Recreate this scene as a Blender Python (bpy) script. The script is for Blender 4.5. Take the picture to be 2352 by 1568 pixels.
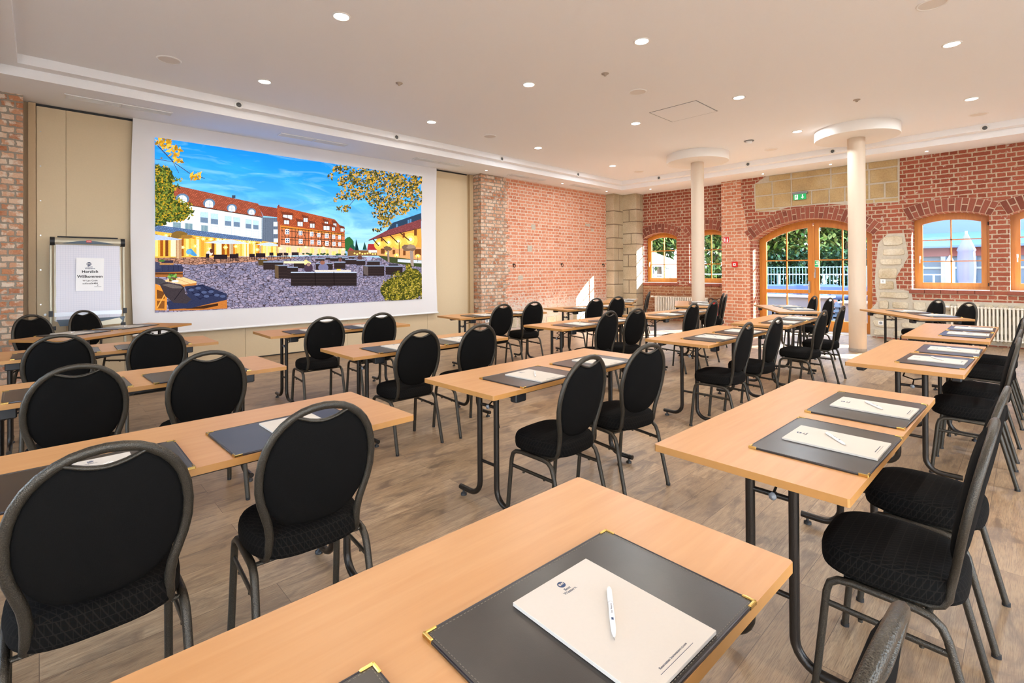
import bpy, math, random
from mathutils import Vector, Matrix
random.seed(7)
PI = math.pi
for o in list(bpy.data.objects): bpy.data.objects.remove(o, do_unlink=True)
SC = bpy.context.scene
COL = SC.collection
V = Vector

# ------------------------------------------------------------------ camera
CAMZ = 1.3925
FPX, PX, PY, RHO = 1139.95, 1176.0, 615.85, 0.0054110
FWD = V((0.6901315, 0.7236716, 0.0042284))
UPV = V((-0.0029182, -0.0030600, 0.9999911))
RGT = V((0.7236781, -0.6901377, 0.0))
cr, cu = RGT*math.cos(RHO)-UPV*math.sin(RHO), UPV*math.cos(RHO)+RGT*math.sin(RHO)
cam = bpy.data.objects.new('camera', bpy.data.cameras.new('camera'))
COL.objects.link(cam)
cam.data.sensor_width = 36.0; cam.data.lens = 36.0*FPX/2352.0
cam.data.shift_y = -(784-PY)/2352.0
cam.data.clip_start = 0.02; cam.data.clip_end = 300
cam.matrix_world = Matrix((( cr.x, cu.x, -FWD.x, 0), (cr.y, cu.y, -FWD.y, 0), (cr.z, cu.z, -FWD.z, CAMZ), (0, 0, 0, 1)))
SC.camera = cam

# ------------------------------------------------------------------ sky, sun, exposure
SC.view_settings.view_transform = 'Standard'; SC.view_settings.look = 'None'
SC.view_settings.gamma = 1.0; SC.view_settings.use_curve_mapping = False
SC.view_settings.exposure = 0.68
W = bpy.data.worlds.new('sky'); SC.world = W; W.use_nodes = True
wn = W.node_tree.nodes; wn.clear()
wo = wn.new('ShaderNodeOutputWorld'); wb = wn.new('ShaderNodeBackground')
wt = wn.new('ShaderNodeTexCoord'); wx = wn.new('ShaderNodeSeparateXYZ'); wr = wn.new('ShaderNodeValToRGB')
wr.color_ramp.elements[0].color = (0.80, 0.90, 1.0, 1); wr.color_ramp.elements[1].color = (0.42, 0.66, 1.0, 1)
wr.color_ramp.elements[0].position = 0.0; wr.color_ramp.elements[1].position = 0.7
wl = W.node_tree.links
wl.new(wt.outputs['Generated'], wx.inputs[0]); wl.new(wx.outputs['Z'], wr.inputs[0])
wl.new(wr.outputs[0], wb.inputs[0]); wb.inputs[1].default_value = 8.0
wl.new(wb.outputs[0], wo.inputs[0])
SUN_DIR = V((-1.48, 1.0, -0.95)).normalized()
sun = bpy.data.objects.new('sun', bpy.data.lights.new('sun', 'SUN'))
sun.data.energy = 46.0; sun.data.angle = 0.009; sun.data.color = (1.0, 0.97, 0.93)
sun.rotation_euler = SUN_DIR.to_track_quat('-Z', 'Y').to_euler(); sun.location = (20, -5, 8)
COL.objects.link(sun)
LAMP_W = 14.5
LAMP_COL = (1.0, 0.90, 0.79)

# ------------------------------------------------------------------ mesh builder
class MB:
    def __init__(s): s.v = []; s.f = []; s.m = []; s.c = []; s.sm = []
    def add(s, vs, fs, m=0, sm=False, col=None):
        b = len(s.v); s.v += [tuple(p) for p in vs]
        for f in fs:
            s.f.append(tuple(b+i for i in f)); s.m.append(m); s.sm.append(sm); s.c.append(col)
    def box(s, c, d, m=0, R=None, ch=0.0):
        hx, hy, hz = d[0]/2, d[1]/2, d[2]/2; c = V(c)
        if ch <= 0:
            vs = [V((x, y, z)) for z in (-hz, hz) for y in (-hy, hy) for x in (-hx, hx)]
            fs = [(0, 2, 3, 1), (4, 5, 7, 6), (0, 1, 5, 4), (2, 6, 7, 3), (0, 4, 6, 2), (1, 3, 7, 5)]
        else:
            k = min(ch, hx*.9, hy*.9, hz*.9)
            vs = []
            for (z, q) in ((-hz, k), (-hz+k, 0), (hz-k, 0), (hz, k)):
                a, b = hx-q, hy-q
                e = k if q == 0 else k*.5
                vs += [V(p+(z,)) for p in ((-a+e, -b), (a-e, -b), (a, -b+e), (a, b-e), (a-e, b), (-a+e, b), (-a, b-e), (-a, -b+e))]
            fs = [tuple(range(7, -1, -1)), tuple(range(24, 32))]
            for L in range(3):
                for i in range(8):
                    j = (i+1) % 8; fs.append((L*8+i, L*8+j, L*8+8+j, L*8+8+i))
        if R is not None: vs = [R @ p for p in vs]
        s.add([c+p for p in vs], fs, m)
    def tube(s, pts, rx, ry=None, n=8, m=0, up=(0, 0, 1), cap=True, closed=False, sm=True, rad=None):
        pts = [V(p) for p in pts]; ry = rx if ry is None else ry; N = len(pts)
        vs = []; prev = None
        for i, p in enumerate(pts):
            if closed: t = pts[(i+1) % N]-pts[i-1]
            else: t = pts[min(i+1, N-1)]-pts[max(i-1, 0)]
            t.normalize()
            if prev is None:
                u = V(up); u = u-t*u.dot(t)
                if u.length < 1e-4: u = V((1, 0, 0)); u = u-t*u.dot(t)
                if u.length < 1e-4: u = V((0, 1, 0)); u = u-t*u.dot(t)
            else: u = prev-t*prev.dot(t)
            u.normalize(); prev = u; w = t.cross(u)
            k = rad[i] if rad else 1.0
            for j in range(n):
                a = 2*PI*(j+.5)/n
                vs.append(p+w*(rx*k*math.cos(a))+u*(ry*k*math.sin(a)))
        fs = []
        for i in range(N if closed else N-1):
            i2 = (i+1) % N
            for j in range(n):
                j2 = (j+1) % n; fs.append((i*n+j, i*n+j2, i2*n+j2, i2*n+j))
        s.add(vs, fs, m, sm)
        if cap and not closed:
            s.add(vs[:n], [tuple(range(n-1, -1, -1))], m); s.add(vs[-n:], [tuple(range(n))], m)
    def lathe(s, prof, n=16, c=(0, 0, 0), m=0, sm=True, ax='z', capb=True, capt=True):
        c = V(c); vs = []
        for (r, h) in prof:
            for j in range(n):
                a = 2*PI*j/n; x, y = r*math.cos(a), r*math.sin(a)
                vs.append(c+(V((x, y, h)) if ax == 'z' else V((h, x, y)) if ax == 'x' else V((y, h, x))))
        fs = []
        for i in range(len(prof)-1):
            for j in range(n):
                j2 = (j+1) % n; fs.append((i*n+j, i*n+j2, (i+1)*n+j2, (i+1)*n+j))
        s.add(vs, fs, m, sm)
        if capb and prof[0][0] > 1e-5: s.add(vs[:n], [tuple(range(n-1, -1, -1))], m)
        if capt and prof[-1][0] > 1e-5: s.add(vs[-n:], [tuple(range(n))], m)
    def prism(s, pts, d, m=0, side=None):           # polygon pts (3D), extruded by vector d
        d = V(d); pts = [V(p) for p in pts]; n = len(pts)
        s.add(pts+[p+d for p in pts], [tuple(range(n-1, -1, -1)), tuple(range(n, 2*n))], m)
        s.add(pts+[p+d for p in pts], [(i, (i+1) % n, n+(i+1) % n, n+i) for i in range(n)], m if side is None else side)
    def ring(s, A, B, d, m=0):                       # band between outlines A and B (same count), extruded by d
        d = V(d); A = [V(p) for p in A]; B = [V(p) for p in B]; n = len(A)
        vs = A+B+[p+d for p in A]+[p+d for p in B]; fs = []
        for i in range(n):
            j = (i+1) % n
            fs += [(i, j, n+j, n+i), (2*n+i, 3*n+i, 3*n+j, 2*n+j), (i, 2*n+i, 2*n+j, j), (n+i, n+j, 3*n+j, 3*n+i)]
        s.add(vs, fs, m)
    def build(s, name, mats, parent=None, uv=True, fix=True):
        me = bpy.data.meshes.new(name); me.from_pydata(s.v, [], s.f)
        if not isinstance(mats, (list, tuple)): mats = [mats]
        for q in mats: me.materials.append(q)
        me.polygons.foreach_set('material_index', s.m); me.polygons.foreach_set('use_smooth', s.sm)
        if fix:
            import bmesh
            bm = bmesh.new(); bm.from_mesh(me); bmesh.ops.recalc_face_normals(bm, faces=bm.faces); bm.to_mesh(me); bm.free()
        if uv:
            ul = me.uv_layers.new(name='UVMap'); d = ul.data
            for p in me.polygons:
                nx, ny, nz = abs(p.normal.x), abs(p.normal.y), abs(p.normal.z)
                for li in p.loop_indices:
                    q = me.vertices[me.loops[li].vertex_index].co
                    d[li].uv = (q.x, q.y) if nz >= nx and nz >= ny else ((q.y, q.z) if nx >= ny else (q.x, q.z))
        if any(k is not None for k in s.c):
            ca = me.color_attributes.new('tint', 'FLOAT_COLOR', 'CORNER')
            for p, k in zip(me.polygons, s.c):
                for q, li in enumerate(p.loop_indices):
                    kk = (1, 1, 1) if k is None else (k[q % len(k)] if isinstance(k[0], (tuple, list)) else k)
                    ca.data[li].color = (kk[0], kk[1], kk[2], 1)
        me.update()
        o = bpy.data.objects.new(name, me); COL.objects.link(o)
        if parent is not None: o.parent = parent
        return o

def tag(o, label=None, cat=None, group=None, kind=None):
    if label: o['label'] = label
    if cat: o['category'] = cat
    if group: o['group'] = group
    if kind: o['kind'] = kind
    return o
def thing(name, loc, rz, label, cat, group=None):
    o = bpy.data.objects.new(name, None); COL.objects.link(o)
    o.empty_display_size = .1; o.location = loc; o.rotation_euler = (0, 0, rz)
    return tag(o, label, cat, group)
KIDS = {}
def kids(o): return [c for c in COL.objects if c.parent == o]
def dup(root, loc, rz, label, group=None, tree=None):
    def rec(node, parent):
        c = node[0].copy(); COL.objects.link(c)
        if parent is not None: c.parent = parent
        for k in node[1]: rec(k, c)
        return c
    r = rec(tree, None); r.location = loc; r.rotation_euler = (0, 0, rz); r['label'] = label
    if group: r['group'] = group
    return r
def treeof(o): return (o, [treeof(c) for c in kids(o)])

# ------------------------------------------------------------------ materials
def lin(c):
    f = lambda x: x/12.92 if x <= .04045 else ((x+.055)/1.055)**2.4
    return tuple(f(x/255.0) for x in c)
class NT:
    def __init__(s, name):
        s.m = bpy.data.materials.new(name); s.m.use_nodes = True; s.t = s.m.node_tree; s.t.nodes.clear()
        s.out = s.n('ShaderNodeOutputMaterial'); s.b = s.n('ShaderNodeBsdfPrincipled'); s.l(s.b.outputs[0], s.out.inputs[0])
    def n(s, t, **k):
        x = s.t.nodes.new(t)
        for a, b in k.items(): setattr(x, a, b)
        return x
    def l(s, a, b): s.t.links.new(a, b)
    def val(s, x, **k):
        for a, b in k.items(): x.inputs[a.replace('_', ' ')].default_value = b
        return x
    def coords(s, kind='Object', scale=(1, 1, 1), rot=(0, 0, 0)):
        tc = s.n('ShaderNodeTexCoord'); mp = s.n('ShaderNodeMapping')
        mp.inputs['Scale'].default_value = scale; mp.inputs['Rotation'].default_value = rot
        s.l(tc.outputs[kind], mp.inputs[0]); return mp.outputs[0]
    def noise(s, co, sc, det=3, rough=.5, dist=0):
        x = s.n('ShaderNodeTexNoise'); x.inputs['Scale'].default_value = sc; x.inputs['Detail'].default_value = det
        x.inputs['Roughness'].default_value = rough; x.inputs['Distortion'].default_value = dist
        if co is not None: s.l(co, x.inputs['Vector'])
        return x
    def ramp(s, fac, stops, interp='LINEAR'):
        r = s.n('ShaderNodeValToRGB'); e = r.color_ramp; e.interpolation = interp
        while len(e.elements) > 1: e.elements.remove(e.elements[-1])
        for i, (p, c) in enumerate(stops):
            el = e.elements[0] if i == 0 else e.elements.new(p)
            el.position = p; el.color = tuple(c)+(1,) if len(c) == 3 else c
        s.l(fac, r.inputs[0]); return r.outputs[0]
    def mix(s, fac, a, b, mode='MIX'):
        x = s.n('ShaderNodeMix', data_type='RGBA', blend_type=mode)
        for i, q in ((0, fac), (6, a), (7, b)):
            if hasattr(q, 'is_output'): s.l(q, x.inputs[i])
            else: x.inputs[i].default_value = q if i == 0 else (tuple(q)+(1,) if len(q) == 3 else q)
        return x.outputs[2]
    def math(s, op, a, b=0.0, clamp=False):
        x = s.n('ShaderNodeMath', operation=op, use_clamp=clamp)
        for i, q in ((0, a), (1, b)):
            if hasattr(q, 'is_output'): s.l(q, x.inputs[i])
            else: x.inputs[i].default_value = q
        return x.outputs[0]
    def bump(s, h, st=.3, dist=.01):
        b = s.n('ShaderNodeBump'); b.inputs['Strength'].default_value = st; b.inputs['Distance'].default_value = dist
        s.l(h, b.inputs['Height']); s.l(b.outputs[0], s.b.inputs['Normal'])
    def set(s, **k):
        for a, v in k.items():
            i = s.b.inputs[a.replace('_', ' ')]
            if hasattr(v, 'is_output'): s.l(v, i)
            elif isinstance(v, (tuple, list)): i.default_value = tuple(v)+(1,) if len(v) == 3 else v
            else: i.default_value = v
        return s
def plain(name, c, rough=.5, metal=0.0, spec=None, nz=None, em=None):
    t = NT(name); t.set(Base_Color=c, Roughness=rough, Metallic=metal)
    if spec is not None: t.b.inputs['Specular IOR Level'].default_value = spec
    if nz:                                   # (scale, strength, colour amount)
        x = t.noise(t.coords(), nz[0], 4)
        t.bump(x.outputs[0], nz[1], .004)
        if len(nz) > 2: t.set(Base_Color=t.mix(x.outputs[0], tuple(q*(1-nz[2]) for q in c), tuple(min(1, q*(1+nz[2])) for q in c)))
    if em: t.set(Emission_Color=em[0], Emission_Strength=em[1])
    return t.m
def brick(name, c1, c2, c3, mortar, white=0.0, whitelow=None, bw=.25, rh=.077, sq=.5, wcol=(.72, .66, .58), noisy=.02, msz=.011, zone=None):
    t = NT(name); co = t.coords('UV')
    nz = t.noise(co, 5, 3); nz2 = t.noise(co, 26, 3)
    w = t.n('ShaderNodeVectorMath', operation='MULTIPLY_ADD'); w.inputs[1].default_value = (noisy,)*3
    t.l(nz2.outputs['Color'], w.inputs[0]); t.l(co, w.inputs[2])
    b = t.n('ShaderNodeTexBrick', offset=.5, offset_frequency=2, squash=sq, squash_frequency=2)
    t.l(w.outputs[0], b.inputs['Vector'])
    t.val(b, Scale=1.0, Mortar_Size=msz, Mortar_Smooth=.25, Bias=0.0, Brick_Width=bw, Row_Height=rh)
    b.inputs['Color1'].default_value = (0, 0, 0, 1); b.inputs['Color2'].default_value = (1, 1, 1, 1); b.inputs['Mortar'].default_value = (.5, .5, .5, 1)
    col = t.ramp(b.outputs['Color'], [(0, c1), (.45, c2), (1, c3)])
    fine = t.noise(co, 60, 4, .7)
    col = t.mix(.35, col, t.ramp(fine.outputs[0], [(.3, tuple(x*.55 for x in c2)), (.7, tuple(min(1, x*1.5) for x in c2))]))
    col = t.mix(t.math('MULTIPLY', t.ramp(nz.outputs[0], [(.45, (0, 0, 0)), (.65, (1, 1, 1))]), .25), col, c3)
    if white > 0 or whitelow:
        wn_ = t.noise(co, 9, 5, .65); m = t.ramp(wn_.outputs[0], [(.62-white*.3, (0, 0, 0)), (.70-white*.2, (1, 1, 1))])
        if whitelow:
            sx = t.n('ShaderNodeSeparateXYZ'); t.l(t.coords('UV'), sx.inputs[0])
            g = t.ramp(sx.outputs['Y'], [(whitelow*.3, (1, 1, 1)), (whitelow, (.0, .0, .0))])
            wa = t.noise(co, 14, 5, .7)
            hi = t.ramp(t.math('ADD', wa.outputs[0], t.math('MULTIPLY', g, .28)), [(.60, (0, 0, 0)), (.72, (1, 1, 1))])
            m = t.math('MAXIMUM', m, hi) if white > 0 else hi
        col = t.mix(t.math('MULTIPLY', m, .8), col, wcol)
    mo = t.mix(fine.outputs[0], tuple(x*.8 for x in mortar), tuple(min(1, x*1.15) for x in mortar))
    col = t.mix(b.outputs['Fac'], col, mo)
    t.set(Base_Color=col, Roughness=.9); t.b.inputs['Specular IOR Level'].default_value = .15
    h = t.math('ADD', t.math('MULTIPLY', b.outputs['Fac'], -1.0), t.math('MULTIPLY', fine.outputs[0], .35))
    t.bump(h, .6, .012)
    return t.m
BR_ORANGE = brick('brick_orange', lin((184, 108, 78)), lin((208, 136, 104)), lin((220, 156, 126)), lin((222, 202, 182)), white=.12, whitelow=1.25)
BR_OLD = brick('brick_old', lin((152, 86, 56)), lin((190, 132, 96)), lin((226, 206, 182)), lin((150, 140, 126)), white=.42, wcol=lin((222, 210, 192)), noisy=.03)
BR_RED = brick('brick_red', lin((128, 66, 50)), lin((150, 82, 62)), lin((166, 96, 74)), lin((188, 166, 142)), white=.02, bw=.25, rh=.083)
BR_PINK = brick('brick_pink', lin((178, 108, 82)), lin((196, 128, 98)), lin((208, 142, 112)), lin((216, 196, 174)), white=.1, bw=.25, rh=.08)
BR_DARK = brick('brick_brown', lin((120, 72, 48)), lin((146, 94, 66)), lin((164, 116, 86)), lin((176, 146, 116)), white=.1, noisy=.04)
def sandstone(name, a, b, c):
    t = NT(name); co = t.coords(); n1 = t.noise(co, 2.3, 4); n2 = t.noise(co, 35, 5, .7)
    col = t.ramp(n1.outputs[0], [(.3, a), (.5, b), (.7, c)])
    col = t.mix(.3, col, t.ramp(n2.outputs[0], [(.3, tuple(x*.5 for x in a)), (.7, c)]))
    t.set(Base_Color=col, Roughness=.95); t.bump(t.math('ADD', n2.outputs[0], n1.outputs[0]), .8, .02); return t.m
STONE_Y = sandstone('sandstone_ochre', lin((176, 148, 104)), lin((196, 166, 116)), lin((206, 184, 142)))
STONE_G = sandstone('sandstone_grey', lin((178, 160, 128)), lin((200, 182, 150)), lin((214, 200, 172)))
STONE_R = sandstone('rubble_stone', lin((190, 168, 130)), lin((220, 206, 178)), lin((234, 226, 206)))
MORTAR = plain('mortar', lin((188, 178, 160)), .95, nz=(30, .5, .2))
MORTAR_D = plain('mortar_dark', lin((128, 112, 92)), .95)
MORTAR_L = plain('mortar_light', lin((205, 180, 152)), .95, nz=(40, .4, .12))
VOUS = [plain('arch_brick', lin((142, 78, 60)), .9, nz=(40, .4, .25)), plain('arch_brick_dark', lin((122, 64, 48)), .9, nz=(40, .4, .25))]
def floor_mat():
    t = NT('floor_planks'); co = t.coords()
    nz = t.noise(co, 3, 2)
    b = t.n('ShaderNodeTexBrick', offset=.37, offset_frequency=2, squash=1.0)
    t.l(co, b.inputs['Vector']); t.val(b, Scale=1.0, Mortar_Size=.0012, Mortar_Smooth=.1, Bias=0.0, Brick_Width=1.22, Row_Height=.18)
    b.inputs['Color1'].default_value = (0, 0, 0, 1); b.inputs['Color2'].default_value = (1, 1, 1, 1); b.inputs['Mortar'].default_value = (.5, .5, .5, 1)
    tint = t.ramp(b.outputs['Color'], [(0, lin((156, 130, 100))), (.5, lin((176, 148, 114))), (1, lin((190, 162, 128)))])
    # per plank offset of the grain
    add = t.n('ShaderNodeVectorMath', operation='MULTIPLY_ADD'); add.inputs[1].default_value = (3.1, 5.7, 2.0)
    t.l(b.outputs['Color'], add.inputs[0]); t.l(co, add.inputs[2])
    mp = t.n('ShaderNodeMapping'); mp.inputs['Scale'].default_value = (1.2, 14, 1); t.l(add.outputs[0], mp.inputs[0])
    g = t.noise(mp.outputs[0], 3.2, 6, .65, .6)
    mp2 = t.n('ShaderNodeMapping'); mp2.inputs['Scale'].default_value = (3, 60, 1); t.l(add.outputs[0], mp2.inputs[0])
    g2 = t.noise(mp2.outputs[0], 6, 4, .6)
    mp3 = t.n('ShaderNodeMapping'); mp3.inputs['Scale'].default_value = (1.3, 3.2, 1); t.l(add.outputs[0], mp3.inputs[0])
    g3 = t.noise(mp3.outputs[0], 2.6, 6, .6, .8)
    c = t.mix(t.ramp(g.outputs[0], [(.35, (0, 0, 0)), (.66, (.75, .75, .75))]), tint, lin((140, 110, 82)))
    c = t.mix(t.ramp(g3.outputs[0], [(.50, (0, 0, 0)), (.66, (.72, .72, .72))]), c, lin((98, 80, 66)))
    c = t.mix(t.ramp(g2.outputs[0], [(.34, (.62, .62, .62)), (.56, (0, 0, 0))]), c, lin((104, 80, 60)))
    c = t.mix(b.outputs['Fac'], c, lin((100, 78, 60)))
    t.set(Base_Color=c, Roughness=t.ramp(g2.outputs[0], [(.3, (.34,)*3), (.7, (.48,)*3)]))
    t.b.inputs['Specular IOR Level'].default_value = .45
    t.bump(t.math('ADD', g2.outputs[0], t.math('MULTIPLY', b.outputs['Fac'], -1.5)), .22, .002)
    return t.m
FLOOR = floor_mat()
def wood(name, a, b, sc=(1.5, 22, 22), rough=.42, spec=.5):
    t = NT(name); co = t.coords('Object', sc); n = t.noise(co, 1.6, 6, .6, .5)
    co2 = t.coords('Object', (sc[0]*.6, sc[1]*.28, sc[2]*.28)); n2 = t.noise(co2, 1.8, 3, .5, 1.5)
    col = t.mix(t.ramp(n.outputs[0], [(.3, (0, 0, 0)), (.7, (1, 1, 1))]), a, b)
    col = t.mix(t.math('MULTIPLY', n2.outputs[0], .55), col, tuple(x*.82 for x in a))
    t.set(Base_Color=col, Roughness=rough); t.b.inputs['Specular IOR Level'].default_value = spec
    t.bump(n.outputs[0], .06, .002); return t.m
BEECH = wood('beech_laminate', lin((188, 134, 82)), lin((199, 149, 98)), rough=.38)
EDGE = plain('beech_edge_band', lin((172, 122, 64)), .45, nz=(30, .05, .1))
PINE = wood('stained_pine', lin((190, 116, 36)), lin((212, 142, 56)), (14, 14, 1.4), .38)
def metal_hammer():
    t = NT('hammered_paint'); co = t.coords(); v = t.n('ShaderNodeTexVoronoi'); v.inputs['Scale'].default_value = 420
    t.l(co, v.inputs['Vector'])
    t.set(Base_Color=t.mix(v.outputs['Distance'], lin((36, 33, 28)), lin((76, 70, 60))), Metallic=.55, Roughness=.34)
    t.bump(v.outputs['Distance'], .35, .002); return t.m
METAL = metal_hammer()
TMETAL = plain('dark_leg_paint', lin((44, 39, 34)), .3, .5, nz=(260, .2, .3))
def fabric():
    t = NT('black_fabric'); co = t.coords('UV', (62, 36, 36))
    w1 = t.n('ShaderNodeTexWave', wave_type='BANDS', bands_direction='DIAGONAL'); w1.inputs['Scale'].default_value = .55; t.l(co, w1.inputs['Vector'])
    b = t.n('ShaderNodeTexBrick', offset=.5); t.l(co, b.inputs['Vector']); t.val(b, Scale=1.0, Mortar_Size=.05, Brick_Width=1.0, Row_Height=1.0)
    n = t.noise(t.coords(), 900, 2)
    k = t.math('MAXIMUM', b.outputs['Fac'], t.ramp(w1.outputs[0], [(.85, (0, 0, 0)), (.97, (1, 1, 1))]))
    c = t.mix(t.math('MULTIPLY', k, .40), lin((14, 13, 12)), lin((40, 36, 33)))
    t.set(Base_Color=c, Roughness=.9); t.b.inputs['Specular IOR Level'].default_value = .08
    t.bump(n.outputs[0], .25, .001); return t.m
FABRIC = fabric()
BACKFAB = plain('black_back_fabric', lin((13, 12, 11)), .9, 0, .1, nz=(700, .3, .35))
def leather():
    t = NT('black_leatherette'); n = t.noise(t.coords(), 900, 2); n2 = t.noise(t.coords(), 9, 4)
    t.set(Base_Color=t.mix(t.ramp(n2.outputs[0], [(.45, (0, 0, 0)), (.8, (1, 1, 1))]), lin((36, 30, 26)), lin((50, 43, 37))), Roughness=.29)
    t.b.inputs['Specular IOR Level'].default_value = .55; t.bump(n.outputs[0], .12, .001); return t.m
LEATHER = leather()
LEATHER_E = plain('leather_edge', lin((40, 36, 40)), .35)
STITCH = plain('stitch_thread', lin((120, 112, 100)), .7)
GOLD = plain('gold_corner', (.62, .42, .13), .26, 1.0)
PAPER = plain('paper', lin((200, 192, 181)), .75, nz=(200, .03, .02))
PEN = plain('white_plastic', lin((240, 238, 234)), .25)
STEEL = plain('steel', lin((190, 190, 190)), .3, 1.0)
INK = plain('blue_ink', lin((24, 52, 92)), .6)
INKG = plain('grey_ink', lin((70, 80, 100)), .7)
BLACK = plain('black_plastic', lin((26, 26, 28)), .5)
WHITE = plain('white_plaster', lin((238, 234, 228)), .92, nz=(130, .12, .015))
WHITEP = plain('white_paint', lin((240, 240, 238)), .5)
CEIL = plain('ceiling_plaster', lin((244, 245, 247)), .95, nz=(150, .25, .02))
BEIGE = plain('partition_beige', lin((206, 186, 152)), .62, nz=(60, .05, .04))
BEIGE_D = plain('partition_frame', lin((186, 160, 122)), .55, nz=(60, .05, .04))
CREAM = plain('column_cream', lin((206, 186, 163)), .6, nz=(50, .08, .02))
GREYST = plain('column_base_stone', lin((176, 164, 150)), .7, nz=(50, .2, .2))
RADW = plain('radiator_enamel', lin((238, 230, 214)), .35)
SCREENM = plain('screen_fabric', lin((226, 224, 224)), .85)
GREY = plain('grey_plastic', lin((130, 134, 138)), .5)
VENTG = plain('vent_grey', lin((112, 118, 114)), .6)
LAMPGREY = plain('nozzle_grey', lin((96, 98, 98)), .4, .4)
SPKR = plain('speaker_cloth', lin((228, 222, 216)), .9, nz=(500, .3, .1))
RED = plain('red_paint', lin((206, 32, 30)), .35)
GREEN = plain('sign_green', lin((20, 150, 84)), .5, em=(lin((20, 160, 90)), .35))
SIGNW = plain('sign_white', lin((240, 244, 240)), .5, em=((.9, 1, .92), .35))
SIGNWM = plain('sign_white_matt', lin((240, 240, 240)), .5)
IRON = plain('rusty_iron', lin((74, 56, 46)), .6, .6, nz=(90, .3, .3))
LAMP = plain('lamp_diffuser', (1, 1, 1), .5, em=((1.0, .95, .88), 14.0))
SLATE = plain('easel_slate', lin((66, 84, 100)), .4)
ALU = plain('easel_champagne', lin((190, 182, 160)), .35, .3)
def glass():
    t = NT('window_glass'); t.t.nodes.remove(t.b)
    tr = t.n('ShaderNodeBsdfTransparent'); gl = t.n('ShaderNodeBsdfGlossy'); gl.inputs['Roughness'].default_value = .02
    tr.inputs[0].default_value = (.96, .98, .97, 1)
    lw = t.n('ShaderNodeLayerWeight'); lw.inputs[0].default_value = .35
    mx = t.n('ShaderNodeMixShader'); t.l(t.math('MULTIPLY', lw.outputs['Fresnel'], .35), mx.inputs[0]); t.l(tr.outputs[0], mx.inputs[1]); t.l(gl.outputs[0], mx.inputs[2])
    t.l(mx.outputs[0], t.out.inputs[0]); return t.m
GLASS = glass()

# ------------------------------------------------------------------ text helper
TXT = {}
def text(s, size, mat, name, parent, M, ext=.0004, bold=0.0, align='CENTER'):
    cu_ = bpy.data.curves.new('txt', 'FONT'); cu_.body = s; cu_.size = size; cu_.extrude = ext; cu_.offset = bold
    cu_.align_x = align; cu_.align_y = 'CENTER'; cu_.resolution_u = 3
    o = bpy.data.objects.new('txt', cu_); COL.objects.link(o); bpy.context.view_layer.update()
    dg = bpy.context.evaluated_depsgraph_get(); me = bpy.data.meshes.new_from_object(o.evaluated_get(dg))
    bpy.data.objects.remove(o, do_unlink=True); bpy.data.curves.remove(cu_)
    me.transform(M); me.materials.clear(); me.materials.append(mat); me.name = name
    r = bpy.data.objects.new(name, me); COL.objects.link(r)
    if parent is not None: r.parent = parent
    return r

# ================================================================== ROOM SHELL
YP, YB, XW, XR, ZS, ZL, ZM = 8.7205, 8.4115, 12.2166, 12.5468, 3.544, 3.649, 3.751
XL, YK = -2.4, -4.2                        # unseen left and back walls
def st(o): o['kind'] = 'structure'; return o
m = MB(); m.box(((XL+13)/2, (YK+9)/2, -.06), (13-XL, 9.2-YK, .12)); st(m.build('floor', FLOOR))

# ceiling: low soffit frame, small ledge, raised main field
cx0, cy1, cx1, cy0 = -.163, 7.505, 11.226, -3.4
lx0, ly1, lx1, ly0 = -.31, 7.65, 11.41, -3.55
m = MB()
m.box(((cx0+cx1)/2, (cy0+cy1)/2, ZM+.05), (cx1-cx0+.02, cy1-cy0+.02, .1))
def frame(x0, x1, y0, y1, X0, X1, Y0, Y1, z, zt):
    for (a, b, c, d) in ((X0, X1, Y0, y0), (X0, X1, y1, Y1), (X0, x0, y0, y1), (x1, X1, y0, y1)):
        m.box(((a+b)/2, (c+d)/2, (z+zt)/2), (b-a, d-c, zt-z))
frame(cx0, cx1, cy0, cy1, lx0, lx1, ly0, ly1, ZL, ZM+.05)
frame(lx0, lx1, ly0, ly1, XL, 12.9, YK, 8.95, ZS, ZM+.05)
ceil = st(m.build('ceiling', CEIL))

# unseen enclosing walls
m = MB(); wy_ = YK
for k in range(2):                          # unseen window openings, added to brighten the left of the room
    a = YK+2.2+k*4.4; m.box((XL-.05, (wy_+a)/2, 1.9), (.1, a-wy_, 3.8)); m.box((XL-.05, a+.95, .4), (.1, 1.9, .8)); m.box((XL-.05, a+.95, 3.25), (.1, 1.9, 1.1)); wy_ = a+1.9
m.box((XL-.05, (wy_+9)/2, 1.9), (.1, 9-wy_, 3.8)); st(m.build('wall_left', WHITE))
m = MB(); wx_ = XL
for k in range(3):                          # tall unseen window openings, added so sunlit floor brightens the ceiling
    a = XL+.5+k*2.5; m.box(((wx_+a)/2, YK-.05, 1.9), (a-wx_, .1, 3.8)); m.box((a+.95, YK-.05, .1), (1.9, .1, .2)); m.box((a+.95, YK-.05, 3.3), (1.9, .1, 1.0)); m.box((a+.95, YK-.05, 1.5), (.06, .08, 2.6)); wx_ = a+1.9
m.box(((wx_+12.9)/2, YK-.05, 1.9), (12.9-wx_, .1, 3.8)); st(m.build('wall_back', WHITE))
# brick pier at the left end and brick wall at the right end of the screen wall
m = MB(); m.box(((XL-.136)/2, YB+.3, 1.8), (-.136-XL, .6, 3.6)); st(m.build('wall_near', BR_OLD))
m = MB()
m.box(((7.08+7.78)/2, YB+.3, 1.8), (.70, .6, 3.6), 1)
m.box(((7.78+11.75)/2, YB+.3, 1.8), (3.97, .6, 3.6), 0)
# ragged toothing of old bricks into the newer field
for k in range(46):
    z = .04+k*.0775; w = .02+.17*random.random()
    if z < 3.46: m.box((7.78+w/2, YB-.001, z+.036), (w, .006, .072), 1)
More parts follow.
